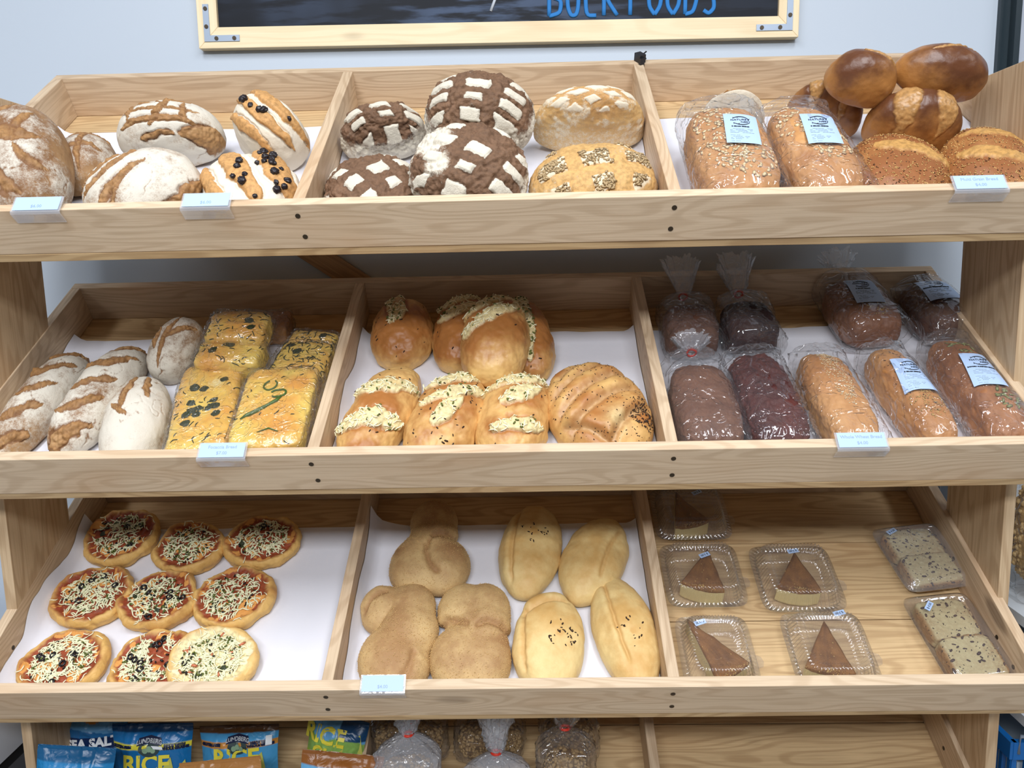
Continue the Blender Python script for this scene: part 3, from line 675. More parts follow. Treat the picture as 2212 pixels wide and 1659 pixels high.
def film_mat(name, gl=.10, haze=.03, wr=.5, sc=60, tint=(235, 240, 250), spec=.07):
    m, nt, N, L, b = newmat(name); nt.nodes.remove(b); out = nt.nodes['Material Output']
    tr = N.new('ShaderNodeBsdfTransparent'); g = N.new('ShaderNodeBsdfGlossy'); g.inputs['Roughness'].default_value = gl
    d = N.new('ShaderNodeBsdfDiffuse'); d.inputs[0].default_value = (*lin(tint), 1)
    tc = N.new('ShaderNodeTexCoord'); n = N.new('ShaderNodeTexNoise'); setv(n, 'Scale', sc); setv(n, 'Detail', 2); setv(n, 'Distortion', 1.2); L.new(tc.outputs['Object'], n.inputs[0])
    rg = math_(N, L, 'POWER', math_(N, L, 'SUBTRACT', 1., math_(N, L, 'ABSOLUTE', math_(N, L, 'MULTIPLY_ADD', n.outputs[0], 3., -1.5))), 5.)
    bp = N.new('ShaderNodeBump'); setv(bp, 'Strength', wr); setv(bp, 'Distance', .004); L.new(math_(N, L, 'MULTIPLY_ADD', rg, .55, n.outputs[0]), bp.inputs['Height'])
    L.new(bp.outputs[0], g.inputs['Normal'])
    lw = N.new('ShaderNodeLayerWeight'); lw.inputs[0].default_value = .5; L.new(bp.outputs[0], lw.inputs['Normal'])
    fr = math_(N, L, 'MULTIPLY_ADD', math_(N, L, 'POWER', lw.outputs['Facing'], 4.), .75, spec)
    m1 = N.new('ShaderNodeMixShader'); m1.inputs[0].default_value = haze; L.new(tr.outputs[0], m1.inputs[1]); L.new(d.outputs[0], m1.inputs[2])
    m2 = N.new('ShaderNodeMixShader'); L.new(fr, m2.inputs[0]); L.new(m1.outputs[0], m2.inputs[1]); L.new(g.outputs[0], m2.inputs[2])
    L.new(m2.outputs[0], out.inputs[0]); return m
M_FILM = film_mat('cling_film', .13, .02, 1., 38, spec=.09)
M_BAG = film_mat('bread_bag_film', .09, .03, 1., 22, spec=.10)
M_PET = film_mat('clear_container_plastic', .10, .035, .10, 30, spec=.14)
M_BAGW = film_mat('frosted_neck_film', .14, .26, 1., 40, spec=.12)

focaccia('darker focaccia block showing behind the upper wrapped focaccia pieces', (560, 672, 634, 745), .045, .05, n0=.0, herbs=0, L=.1, W=.07, mat=B_SESAME)
focaccia('wrapped focaccia at the very back of its stack with a long dark sprig', (441, 673, 592, 765), .05, -.05, n0=.03, herbs=40, big=2, rx=.25, bake_=0) if False else None
focaccia('wrapped focaccia at the very back of its stack with a long dark sprig', (441, 673, 592, 762), .045, -.05, n0=.055, herbs=40, big=2, rx=.1)
focaccia('wrapped focaccia with dark leafy sprig, second row of the left stack', (418, 732, 582, 818), .05, -.05, n0=.03, herbs=30, big=3, rx=.05)
focaccia('wrapped focaccia half hidden in the back right corner of the section', (624, 714, 735, 772), .04, -.15, herbs=30, big=1)
focaccia('wrapped focaccia with scattered herb flecks leaning by the left divider', (578, 738, 727, 850), .05, -.12, n0=.012, herbs=110, big=2)
focaccia('pale wrapped focaccia with purplish olive spots at the front beside the white roll', (356, 782, 532, 985), .058, 1.74, herbs=45, big=14, rest=True, opt=dict(spots=[(-.5, .2, .1, 'R', .5), (.4, -.3, .2, 'R', .7)]))
focaccia('lower wrapped focaccia slab peeking out right under the glossy front one', (535, 800, 702, 985), .05, 1.58, herbs=20, rest=True, L=.16, W=.12)
focaccia('glossy orange-yellow wrapped focaccia with a curl of green leek at the front', (494, 796, 688, 985), .035, 1.62, n0=.05, herbs=10, rest=True, L=.16, W=.13, leek=True, opt=dict(spots=[(-.3, .4, .12, 'B', .35), (.5, -.6, .15, 'B', .4), (-.6, -.4, .15, 'B', .3)]))

# ---------------- middle tray, middle compartment
def cheese_bun(label, bb, H, rz, S, n0=0., rest=False, sh=60, gr=25, bn=12, rx=0, L=.16, W=.11, bake=.4, mt=None, seedm=None, ry=0, chm=None):
    b = bread('cheese_bread', label, 'bread', 1, bb, H, rz, 'cheese', S, mt or B_CHEESE, n0=n0, rest=rest, L=L, W=W, rx=rx, ry=ry, bake=bake, depth=.006, e1=2.3, group=None)
    q = (b['m'] > .5) & (b['w'] > .45)
    if sh: shreds(b, 'melted_cheese', q, sh, .014, .0010, M_CH, lift=.15)
    if gr: seeds(b, 'chopped_greens', q, gr, .0032, M_GREEN, (1, .6, .4), out=.0015)
    if bn: seeds(b, 'charred_bits', (b['w'] > .6), bn, .003, M_BURN, (1, .5, .2))
    return b
cheese_bun('oval cheese bread standing alone at the back left with a torn top', (801, 645, 936, 801), .075, 1.60, [(.0, .1, .98, .25, .34, 0), (-.15, .35, .55, .1, .16, 0)], bake=.55, rx=.2, bn=20)
cheese_bun('cheese bread tucked behind the topmost bun on its left', (934, 642, 1062, 810), .075, 1.5, [(-.1, .75, .55, -.75, .16, 0), (.35, .8, .95, -.5, .16, 0)], bake=.65, rx=.15)
cheese_bun('narrow herb-filled cheese bread behind the topmost bun on its right', (1082, 648, 1198, 826), .07, 1.72, [(-.8, .1, .9, .0, .34, 0)], gr=90, bake=.5, rx=.1)
cheese_bun('big golden cheese bread lying on top of the others in the middle', (995, 643, 1144, 838), .085, 1.52, [(-.25, .85, .6, -.85, .17, .0), (.3, .9, .95, -.6, .15, 0)], n0=.035, bake=.38, rx=.12, sh=90, bn=6)
cheese_bun('pale cheese bread with two cheese-filled cuts by the left divider', (726, 790, 910, 985), .075, 1.32, [(.10, .85, .45, -.9, .17, 0), (-.55, .8, -.3, -.9, .17, 0)], rest=True, bake=.1, sh=110)
cheese_bun('cheese bread with charred flakes, second in the front row', (872, 805, 1056, 985), .078, 1.28, [(.25, .85, .85, -.75, .15, 0), (-.15, .7, .5, -.95, .15, 0), (-.5, .1, .1, -.5, .2, 0)], rest=True, bake=.25, bn=60)
cheese_bun('cheese bread with a dark hole and cheese, third in the front row', (1026, 806, 1190, 985), .078, 1.42, [(.3, .8, .75, -.85, .16, 0), (-.15, .3, .4, -.7, .18, 0), (-.6, .4, -.35, -.9, .16, 0)], rest=True, bake=.2, sh=100)
b = bread('braided_herb_bread', 'large plaited herb bread at the right end of the middle section', 'bread', 1, (1178, 787, 1412, 985), .085, .25, 'plain', (), B_CHEESE, rest=True, L=.2, W=.17, bake=.35, e1=2.15,
      opt=dict(folds=[(-.98, -.62, .95, .12, .10, .009), (-1., -.25, .9, .48, .10, .008), (-.95, .15, .7, .8, .08, .008), (-.7, .5, .3, .95, .05, .006), (-.2, -.9, .98, -.30, .10, .009), (-.95, -.35, -.1, -.95, .08, .008)], spots=[(.6, -.5, .14, 'B', .6), (-.5, .75, .1, 'B', .6), (.1, -.55, .2, 'G', .6)], foldg=.3))
seeds(b, 'herb_specks', b['w'] > .45, 420, .0016, M_BURN, (1, .6, .3))
seeds(b, 'browned_herbs', (b['w'] > .5) & (np.hypot(b['u']-.65, b['v']+.45) < .25), 120, .003, M_BURN, (1, .5, .25))

# ---------------- bottom tray, middle compartment
def knot(label, bb, blobs, folds, rz=1.57, rest=False, spots=(), **k2):
    b = bread('twisted_bread', label, 'bread', 2, bb, .062, rz, 'plain', (), B_KNOT, rest=rest, L=.2, W=.2, blobs=blobs, amp=.002, bake=.35, N=72, opt=dict(folds=folds, spots=list(spots), foldg=0), **k2)
    seeds(b, 'sesame_seeds', b['w'] > .25, 1800, .0009, plain('semolina_grain', (214, 178, 118), .5), (1, .8, .7)); return b
# blob coordinates: x up the slope, y to the left
knot('sesame-crusted twisted bread at the back with a tucked middle', (840, 1080, 1016, 1290), [(.52, .02, .46), (.15, .0, .44), (-.15, .05, .50), (-.40, .20, .55), (-.42, -.22, .52)],
     [(.0, .05, .08, -.85, .05, .007), (.0, .0, -.75, -.25, -.15, .006)], spots=[(-.25, .6, .12, 'B', .3)])
knot('sesame-crusted twisted bread at the front left, widest at its top', (773, 1260, 948, 1500), [(.50, .38, .44), (.48, -.12, .50), (.08, -.15, .56), (-.40, .12, .58), (-.50, -.10, .50)],
     [(.30, .75, .72, .25, .10, .005), (-.35, -.35, -.95, -.15, .05, .005)], rest=True)
knot('sesame-crusted twisted bread at the front with a scorched bump', (928, 1260, 1104, 1500), [(.48, .20, .48), (.45, -.22, .50), (.05, -.15, .54), (-.38, .18, .56), (-.42, -.20, .54)],
     [(.15, .75, .0, .0, .08, .005), (-.02, -.05, -.05, -.8, .10, .007)], rest=True, spots=[(-.18, -.62, .10, 'B', .5)])
def roll(label, bb, rz, folds, spots=(), taper=0, bend=0, pinch=.25, rest=False, bits=0, **k2):
    b = bread('stuffed_roll', label, 'bread', 2, bb, .062, rz, 'plain', (), B_PALE, rest=rest, L=.2, W=.11, taper=taper, bend=bend, pinch=pinch, bake=.25, amp=.0035, N=64, opt=dict(folds=folds, spots=list(spots), foldg=.2), **k2)
    if bits: seeds(b, 'charred_bits', (np.hypot((b['u']-spots[0][0])*2, b['v']-spots[0][1]) < .5) & (b['w'] > .5) & (fbm(b['P']*110+b['sd'], 2) > .06), bits, .0026, M_BURN, (1, .6, .25))
    return b
roll('pale stuffed roll with a brown stain, back row left', (1077, 1092, 1214, 1298), 1.42, [(-.9, .35, .85, .5, .12, .005)], [(.15, -.1, .07, 'B', .55)], bits=26)
roll('smooth pale stuffed roll at the back beside the right divider', (1208, 1118, 1358, 1311), 1.18, [(-.6, -.5, .7, -.55, .1, .003)])
roll('pale stuffed roll with an open end showing filling, front row', (1110, 1283, 1264, 1500), 1.50, [(.35, .9, .75, -.6, .12, .008), (-.8, .6, .6, .75, .05, .004)], [(-.05, -.3, .06, 'B', .4), (.8, .5, .14, 'B', .7)], bits=40, rest=True, pinch=.12)
roll('long pale stuffed roll with small burst holes, front row by the divider', (1276, 1249, 1428, 1495), 1.72, [(-.7, .2, .9, .3, .1, .005)], [(-.2, -.1, .04, 'B', .6)], bits=16, rest=True)

# ============================================================ parchment liners
def paper_mat():
    m, nt, N, L, b = newmat('parchment'); setv(b, 'Base Color', (*lin((226, 226, 234)), 1)); setv(b, 'Roughness', .6); setv(b, 'Specular IOR Level', .25)
    tc = N.new('ShaderNodeTexCoord'); n = N.new('ShaderNodeTexNoise'); setv(n, 'Scale', 22); setv(n, 'Detail', 4); L.new(tc.outputs['Object'], n.inputs[0])
    bp = N.new('ShaderNodeBump'); setv(bp, 'Strength', .25); setv(bp, 'Distance', .004); L.new(n.outputs[0], bp.inputs['Height']); L.new(bp.outputs[0], b.inputs['Normal']); return m
M_PAPER = paper_mat()
def liner(i, x0, x1, label, u1=.435, curlL=.02, curlR=.012, corner=0):
    nx, ny = 60, 60; V = []; F = []
    a, b_ = np.meshgrid(np.linspace(0, 1, nx+1), np.linspace(0, 1, ny+1), indexing='ij'); a = a.ravel(); b_ = b_.ravel()
    g = .0012; x = x0+g+(x1-x0-2*g)*a; u = TT+.001+(u1-TT)*b_
    nz = fbm(np.stack([x*9, u*9, np.full_like(x, i*3.3+x0)], 1), 3)
    wd = x1-x0; z = .0012+np.abs(nz)*.0010
    eL = np.clip(1-a*wd/.022, 0, 1); eR = np.clip(1-(1-a)*wd/.022, 0, 1)
    z = z+eL**2*curlL*(1.1+nz*2.4)+eR**2*curlR*(1.1+nz*2.4)
    z = z+corner*np.clip(1-a*wd/.10, 0, 1)**2*np.clip((b_-.7)/.3, 0, 1)**2
    z = z+.004*np.clip((b_-.96)/.04, 0, 1)*np.abs(nz)*2
    u = u+np.where(b_ > .98, nz*.008, 0)
    P = np.stack([x, u, z], 1); k = np.arange((nx+1)*(ny+1)).reshape(nx+1, ny+1)
    F = np.stack([k[:-1, :-1].ravel(), k[1:, :-1].ravel(), k[1:, 1:].ravel(), k[:-1, 1:].ravel()], 1)
    o = mesh('parchment_sheet', P, F, M_PAPER); o.matrix_world = TM(i); tag(o, label, 'baking paper', 'parchment liners in the trays')
NM = ['top', 'middle', 'bottom']; NC = ['left', 'middle', 'right']
for i in range(3):
    y, z, th, xl, xr, d1, d2 = TRAY[i]
    for j, (a, b) in enumerate(((xl, d1), (d1+TT, d2), (d2+TT, xr))):
        if i == 2 and j == 2: continue
        liner(i, a, b, 'white parchment sheet lining the %s section of the %s tray' % (NC[j], NM[i]),
              curlL=.03 if (i, j) in ((2, 0), (2, 1), (1, 1)) else .012, corner=.03 if (i, j) == (2, 1) else 0)

# ============================================================ bagged loaves
M_CARD = plain('label_card', (176, 200, 236), .5); M_INK = plain('label_ink', (34, 38, 44), .6); M_INKG = plain('label_small_print', (150, 162, 178), .6)
M_INKB = plain('faint_print', (146, 168, 200), .6)
M_TIE = plain('red_twist_tie', (214, 52, 30), .4)
def grid_faces(n, m, wrap=False):
    k = np.arange(n*m).reshape(n, m)
    if wrap: k = np.concatenate([k, k[:, :1]], 1)
    return np.stack([k[:-1, :-1].ravel(), k[:-1, 1:].ravel(), k[1:, 1:].ravel(), k[1:, :-1].ravel()], 1)
def bag_shell(L, W, H, sd, neck=.05, up=.6, tail=.012, e=2.6, wr=1., mwid=1.0, fl=.03, pad=.007):
    """film bag along X: closed flat tail at -X, gathered neck at +X that flares beyond the tie"""
    na = 112; rs = np.random.RandomState(sd); st = []
    hw, hh = W/2+pad, H/2+pad*.6
    for t in np.linspace(0, 1, 10): st.append((-L/2-tail+tail*t*1.2, hw*(.86+.14*t), .0015+(hh*.93-.0015)*math.sin(t*math.pi/2)**.8, 0))
    for t in np.linspace(0, 1, 34)[1:]: st.append((-L/2+tail*.2+(L-.01)*t, hw*(1+.02*math.sin(t*6)), hh*(1-.0*t), 0))
    x0 = st[-1][0]
    if neck > 0:
        for t in np.linspace(0, 1, 14)[1:]:
            f = math.cos(t*math.pi/2)**.8; st.append((x0+.012+.03*t**1.0, .007+(hw-.007)*f, .006+(hh-.006)*f, t))
        x1 = st[-1][0]
        for t in np.linspace(0, 1, 12)[1:]: st.append((x1+neck*t, .007+fl*t**.8, .006+fl*.45*t, 1+t))
    else:
        for t in np.linspace(0, 1, 10)[1:]: st.append((x0+.02*t, hw*(1-.15*t), hh*math.cos(t*math.pi/2)+.001, t*.5))
    V = np.zeros((len(st), na, 3)); th = np.arange(na)/na*2*math.pi
    c, s = np.cos(th), np.sin(th); r = (np.abs(c)**e+np.abs(s)**e)**(-1/e)
    for k, (x, a, b, g) in enumerate(st):
        gg = min(g, 1); q = r*(1-gg)+gg
        n1 = fbm(np.stack([c*2.2+sd, s*2.2, np.full(na, x*14.)], 1), 3); n2 = fbm(np.stack([c*7+sd, s*7, np.full(na, x*7.+9)], 1), 3)
        ridge = np.exp(-(n1/.035)**2)
        am = .0022*wr*(1+1.2*gg)
        am2 = min(1, max(0, g-1))
        rad = 1+(ridge*am-.0006+n1*.008*(1-gg)*wr)/max(a, .012)+n2*(.10*gg*(1-am2)+.9*am2)
        zc = H/2*(1-gg)+(H/2+up*.0)*gg
        zz = H/2+(.02*gg+max(0, g-1)*neck*up)
        V[k, :, 0] = x+am2*neck*.5*n2; V[k, :, 1] = c*q*a*rad; V[k, :, 2] = zz+s*q*b*rad
    V[..., 2] = np.maximum(V[..., 2], .0008)
    tie_x = x0+.042
    return V.reshape(-1, 3), grid_faces(len(st), na, True), (tie_x, 0, H/2+.02)
def label_on(root, kw, L, W, H, cx, cy, lw, lh, rot, head, gap=.008, side='NATURE'):
    e1, e2, base = kw['e1'], kw['e2'], kw['base']
    def zt(x, y):
        a = min((abs(2*x/L)**e1+abs(2*y/W)**e1)**(e2/e1), .97); return H*base+H*(1-base)*(1-a)**(1/e2)
    def fn(co, up=0.):
        tx, ty = co[0], co[1]; x = cx+ty*math.cos(rot)-tx*math.sin(rot)*-1*0+(-tx*math.sin(rot))*-1; y = cy-(tx*math.cos(rot)-ty*math.sin(rot)*-1*0)+ty*math.sin(rot)*1
        return Vector((x, y, zt(x, y)+gap+co[2]+up))
    nx, ny = 12, 18; V = [tuple(fn(((i/nx-.5)*lw, (j/ny-.5)*lh, 0))) for i in range(nx+1) for j in range(ny+1)]
    lo = mesh('label', np.array(V), grid_faces(nx+1, ny+1), M_CARD, root)
    pr = []
    def arc(a0, a1, r0, wd, cx_=0, cy_=lh*.24):
        pts = [fn((cx_+r0*math.cos(a), cy_+r0*.82*math.sin(a), .0004)) for a in np.linspace(a0, a1, 14)]
        pr.append(tube(pts, [wd*(.5+.7*math.sin(math.pi*k/13)) for k in range(14)], 5))
    R0 = lw*.27
    arc(.5, 2.7, R0, .00075); arc(3.7, 5.9, R0, .00075)
    for a, r1 in ((1.9, .75), (.45, 1.18), (3.8, 1.2), (4.3, .75), (2.3, 1.15)):
        p0 = (R0*math.cos(a), lh*.24+R0*.82*math.sin(a)); p1 = (R0*r1*math.cos(a+.15), lh*.24+R0*.82*r1*math.sin(a+.15))
        pr.append(tube([fn((*p0, .0004)), fn((*p1, .0004))], .0005, 5))
    V, F = join(pr); mesh('twig_ring', V, F, M_INK, lo)
    text_mesh('logo_text', "NATURE'S", lw*.125, M_INK, lo, Matrix(), fn=lambda c: fn((c[0]-lw*.03, c[1]+lh*.245+c[0]*.12, c[2]+.0004)))
    text_mesh('logo_text', "NEST", lw*.125, M_INK, lo, Matrix(), fn=lambda c: fn((c[0]+lw*.13, c[1]+lh*.17+c[0]*.12, c[2]+.0004)))
    text_mesh('bread_name', head, lw*.072, M_INK, lo, Matrix(), fn=lambda c: fn((c[0]-lw*.04, c[1]+lh*.02, c[2]+.0004)), bold=.0002)
    pr = []
    for r_, (ty, wd, al) in enumerate(((-.05, .68, 0), (-.09, .66, 0), (-.13, .6, 0), (-.17, .7, 0), (-.26, .28, 0), (-.30, .55, 0), (-.34, .5, 0), (-.38, .36, 0), (-.45, .26, 0))):
        xs = np.linspace(-.36*lw, (-.36+wd)*lw, 9)
        for k in range(0, 8):
            if (k*7+r_*3) % 5 == 0: continue
            pr.append(tube([fn((xs[k], ty*lh, .0003)), fn((xs[k+1]-.0006, ty*lh, .0003))], .00035, 4))
    V, F = join(pr); mesh('small_print', V, F, M_INKG, lo)
KP = dict(e1=3.4, e2=2.8, base=.45)
def bagged(label, i, bb, H, mat, rz=1.57, neck=0., lab=None, top=None, rest=False, n0=0., L=.19, W=.1, rx=0, fl=.0, wr=1., head='8 GRAIN BREAD', bake=.3, up=.9, tie=True, film=None, spots=(), lump_=.002):
    Mt, L, W = fit(i, bb, L, W, H, KP, rz, rx, 0, n0, rest)
    root = empty('bagged_loaf', TM(i) @ Mt); tag(root, label, 'bagged bread')
    L2, W2, H2 = L-.016, W-.012, H-.006
    b = bread('loaf', None, None, i, bb, H2, 0, 'plain', mat=mat, parent=root, M0=T(0, 0, .0025), L=L2, W=W2, amp=.0022, bake=bake, N=60, opt=dict(fl=fl, lump=lump_*2, fine=lump_*1.3, spots=list(spots)), **KP)
    sd = b['sd']
    V, F, tp = bag_shell(L2, W2, H2, sd, neck=neck, up=up, wr=wr)
    mesh('plastic_bag', V, F, [film or M_BAG, M_BAGW], root, T(0, 0, .001), mi=(np.arange(len(F))//112 >= 50).astype(int))
    if neck and tie: mesh('twist_tie', *tube([(tp[0]+.001*math.sin(a*2), .0085*math.cos(a), tp[2]+.008*math.sin(a)) for a in np.linspace(0, 6.28, 15)[:-1]], .0022, 6, True), M_TIE, root)
    if top:
        for (nm, mt, n, sz, asp, cu, cv, ru, rv) in top:
            q = (b['w'] > .75) & (((b['u']-cu)/ru)**2+((b['v']-cv)/rv)**2 < 1+.5*fbm(b['P']*60, 2))
            seeds(b, nm, q, n, sz, mt, asp, parent=b['o'])
    if lab: label_on(root, KP, L2, W2, H2, *lab, head)
    return b
oats = lambda cu, cv, ru, rv, n=110: ('oat_flakes', M_OAT, n, .0042, (1, .75, .25), cu, cv, ru, rv)
bagged('bagged oat-topped loaf with a white label, nearer the right divider of the top tray', 0, (1470, 226, 1694, 416), .10, B_WHEAT, 1.60, lab=(.012, -.012, .056, .088, -.12), top=[oats(.1, .3, .75, .6, 170), oats(-.45, -.3, .35, .6, 70)], rest=True, L=.22, W=.12, rx=.12, wr=1.3)
bagged('bagged oat-topped loaf with a white label and open floppy end, in front of brown loaves', 0, (1644, 226, 1874, 416), .098, B_WHEAT, 1.66, lab=(.012, -.006, .056, .088, -.14), top=[oats(.5, .5, .4, .5, 60), oats(-.2, -.3, .3, .8, 70)], rest=True, L=.22, W=.12, rx=.12, wr=1.8)
bagged('tied bag of brown rye bread at the back left of its section', 1, (1422, 652, 1560, 782), .085, B_RYE, 1.58, neck=.055, fl=.15, L=.16, W=.09)
bagged('tied bag of near-black bread second from the left at the back', 1, (1546, 646, 1690, 776), .085, B_COCOA, 1.60, neck=.055, L=.16, W=.09, wr=1.6)
bagged('bag of seedy dark multigrain bread with a white label, back row beside the gap', 1, (1768, 598, 1956, 754), .09, B_PUMP, 1.66, neck=.03, lab=(.012, 0, .056, .088, -.1), top=[('mixed_seeds', M_MIX, 60, .0028, (1, .5, .35), -.4, -.1, .3, .5)], L=.2, W=.1, tie=False, bake=.8)
bagged('bag of dark pumpkin bread with a white label at the far right back', 1, (1930, 604, 2120, 757), .09, B_RYE, 1.74, lab=(.02, 0, .062, .075, -.12), head='SAVORY PUMPKIN BREAD', L=.2, W=.1, bake=.9, wr=1.5)
bagged('bag of plain brown rye bread in the front row against the left divider', 1, (1436, 782, 1615, 965), .085, B_RYE, 1.58, neck=.02, fl=.3, rest=True, L=.17, W=.1, wr=1.4, bake=.1)
bagged('bag of lumpy red-brown bread with a bright streak, second in the front row', 1, (1564, 760, 1755, 965), .085, B_BEET, 1.60, rest=True, L=.19, W=.1, wr=2., lump_=.005)
bagged('bag of golden bread sprinkled with oat crumbs above the price tag', 1, (1712, 758, 1908, 965), .085, B_WHEAT, 1.60, rest=True, L=.19, W=.1, wr=1.5, top=[('oat_crumbs', M_OAT, 420, .0016, (1, .8, .4), .3, -.1, .7, .42)])
bagged('bag of golden multigrain bread with a white label, front row', 1, (1860, 748, 2078, 962), .088, B_WHEAT, 1.68, rest=True, L=.19, W=.1, wr=1.6, lab=(.015, -.004, .056, .088, -.14), top=[('mixed_seeds', M_MIX, 130, .0026, (1, .5, .35), -.35, 0, .35, .8), ('dark_seeds', M_SESD, 60, .002, (1, .5, .35), .1, .1, .8, .8)])
bagged('bag of orange-brown pumpkin seed bread with a white label, front right corner', 1, (1992, 730, 2236, 962), .09, B_PUMP, 1.62, rest=True, L=.2, W=.11, wr=1.3, head='SAVORY PUMPKIN BREAD', lab=(.012, -.004, .056, .088, -.14), top=[('pumpkin_seeds', M_PUMPS, 22, .0055, (1, .55, .25), .6, -.1, .3, .5), ('pumpkin_seeds', M_PUMPS, 30, .0055, (1, .55, .25), -.38, -.3, .25, .5)])

# ============================================================ pizzas
B_PIZZAP = bread_mat('pale_pizza', (230, 190, 120), (188, 130, 66), (240, 224, 172), (242, 230, 190), rough=.5, grit=.2, bump=.4)
def pizza(label, bb, sauce=1., olives=4, greens=30, sh=130, rest=False, pale=False, n0=0., rz=0., herbs=3):
    nn = SEED[0]
    kw = dict(e1=2.05, e2=3.2, base=.55)
    Mt, L, W = fit(2, bb, .145, .145, .030, kw, rz, 0, 0, n0, rest)
    b = bread('mini_pizza', label, 'pizza', 2, bb, .030, rz, 'pizza', mat=B_PIZZAP if pale else B_PIZZA, M0=Mt, L=L, W=W, N=64, amp=.0055, opt=dict(sauce=sauce, pale=pale), **kw)
    r = np.hypot(b['u'], b['v']); up = b['w'] > .55; cl = fbm(b['P']*22+nn, 2)
    shreds(b, 'shredded_cheese', up & (r < .70) & (cl > -.22), int(sh*1.4), .018, .0012, M_CHW2, lift=.6)
    shreds(b, 'browned_cheese', up & (r < .9), sh//5, .016, .001, M_CH, lift=.2)
    if greens: seeds(b, 'chopped_greens', up & (r < .65) & (cl > -.1), greens, .0034, M_GREEN, (1, .6, .3), out=.003); seeds(b, 'olive_bits', up & (r < .7), greens//2+10, .0032, M_OLIVE, (1, .7, .4), out=.002)
    for k in range(olives):
        a = b['rs'].uniform(0, 6.28); q = b['rs'].uniform(.15, .72); j = int(np.argmin((b['u']-q*math.cos(a))**2+(b['v']-q*math.sin(a))**2+np.where(up, 0, 9)))
        n = Vector(b['N'][j]); mesh('olive_slice', *tube([(.0048*math.cos(t), .0048*math.sin(t), 0) for t in np.linspace(0, 6.28, 13)[:-1]], .0021, 6, True), M_OLIVE, b['o'],
                                    T(*(b['P'][j]+b['N'][j]*.0035)) @ n.to_track_quat('Z', 'Y').to_matrix().to_4x4() @ R(b['rs'].uniform(-.3, .3), 'X'))
    for k in range(herbs):
        a = b['rs'].uniform(0, 6.28); lump('herb_leaf', b, .5*math.cos(a), .5*math.sin(a), .007, M_HERB, k, .15)
    if pale: seeds(b, 'ham_pieces', up & (r < .75), 14, .007, M_HAM, (1, .4, .25), out=.002)
pizza('mini pizza at the very back left by the side board', (182, 1104, 347, 1229), olives=2, greens=60, herbs=5)
pizza('mini pizza with pale green chunks, middle of the back row', (331, 1131, 490, 1246), olives=0, greens=70, herbs=1)
pizza('mini pizza at the right end of the back row', (485, 1118, 652, 1232), olives=1, greens=40, herbs=3)
pizza('mini pizza with thick white cheese and olives, left of the second row', (112, 1228, 292, 1362), olives=5, greens=30, sh=170)
pizza('mini pizza with an olive ring on its left rim, centre of the second row', (254, 1238, 432, 1366), olives=6, greens=60, herbs=4)
pizza('mini pizza with browned rim, right end of the second row', (414, 1229, 594, 1366), olives=0, greens=50, sh=150)
pizza('mini pizza with red sauce and two olive rings at the front left corner', (38, 1362, 240, 1500), olives=7, greens=30, sh=190, rest=True)
pizza('mini pizza with black olive pieces overlapped by the pale pizza, front row', (236, 1362, 425, 1500), olives=9, greens=40, sh=170, rest=True)
pizza('pale creamy mini pizza with ham pieces leaning on its neighbour, front row', (362, 1356, 560, 1500), olives=0, greens=50, sh=200, rest=True, pale=True, n0=.006, herbs=5)

# ============================================================ clear containers
def se_ring(a, b, z, e=7, n=384, rib=0., nr=64, cx=0, cy=0):
    th = (np.arange(n)+.5)/n*2*math.pi; c, s = np.cos(th), np.sin(th); r = (np.abs(c)**e+np.abs(s)**e)**(-1/e)
    k = np.cumsum(np.hypot(*np.diff(np.stack([c*r, s*r]), axis=1, append=np.stack([c*r, s*r])[:, :1]))); k = k/k[-1]
    f = np.clip(np.sin(k*nr*2*math.pi)*2, -1, 1)*rib
    return np.stack([cx+c*r*(a+f), cy+s*r*(b+f), np.full(n, z)], 1)
def loft(name, rings, mat, parent, M=None, cap=True):
    n = len(rings[0]); V = np.concatenate(rings); F = grid_faces(len(rings), n, True).tolist()
    if cap: F.append(list(range((len(rings)-1)*n, len(rings)*n)))
    return mesh(name, V, F, mat, parent, M, smooth=True)
M_CREAM = plain('cream_cake', (222, 206, 150), .6, bump=.3, bscale=300)
B_CAKE = bread_mat('browned_cake_top', (150, 102, 52), (84, 50, 26), (190, 140, 70), (190, 140, 80), rough=.5, grit=.8, bump=.8)
def sticker(parent, M, txt, s=1.):
    st = mesh('price_sticker', *box(0, 0, .0002, .022*s, .010*s, .0003), M_CARD, parent, M, smooth=False)
    text_mesh('price', txt, .0062*s, M_INK, st, T(0, -.0022*s, .0005) )
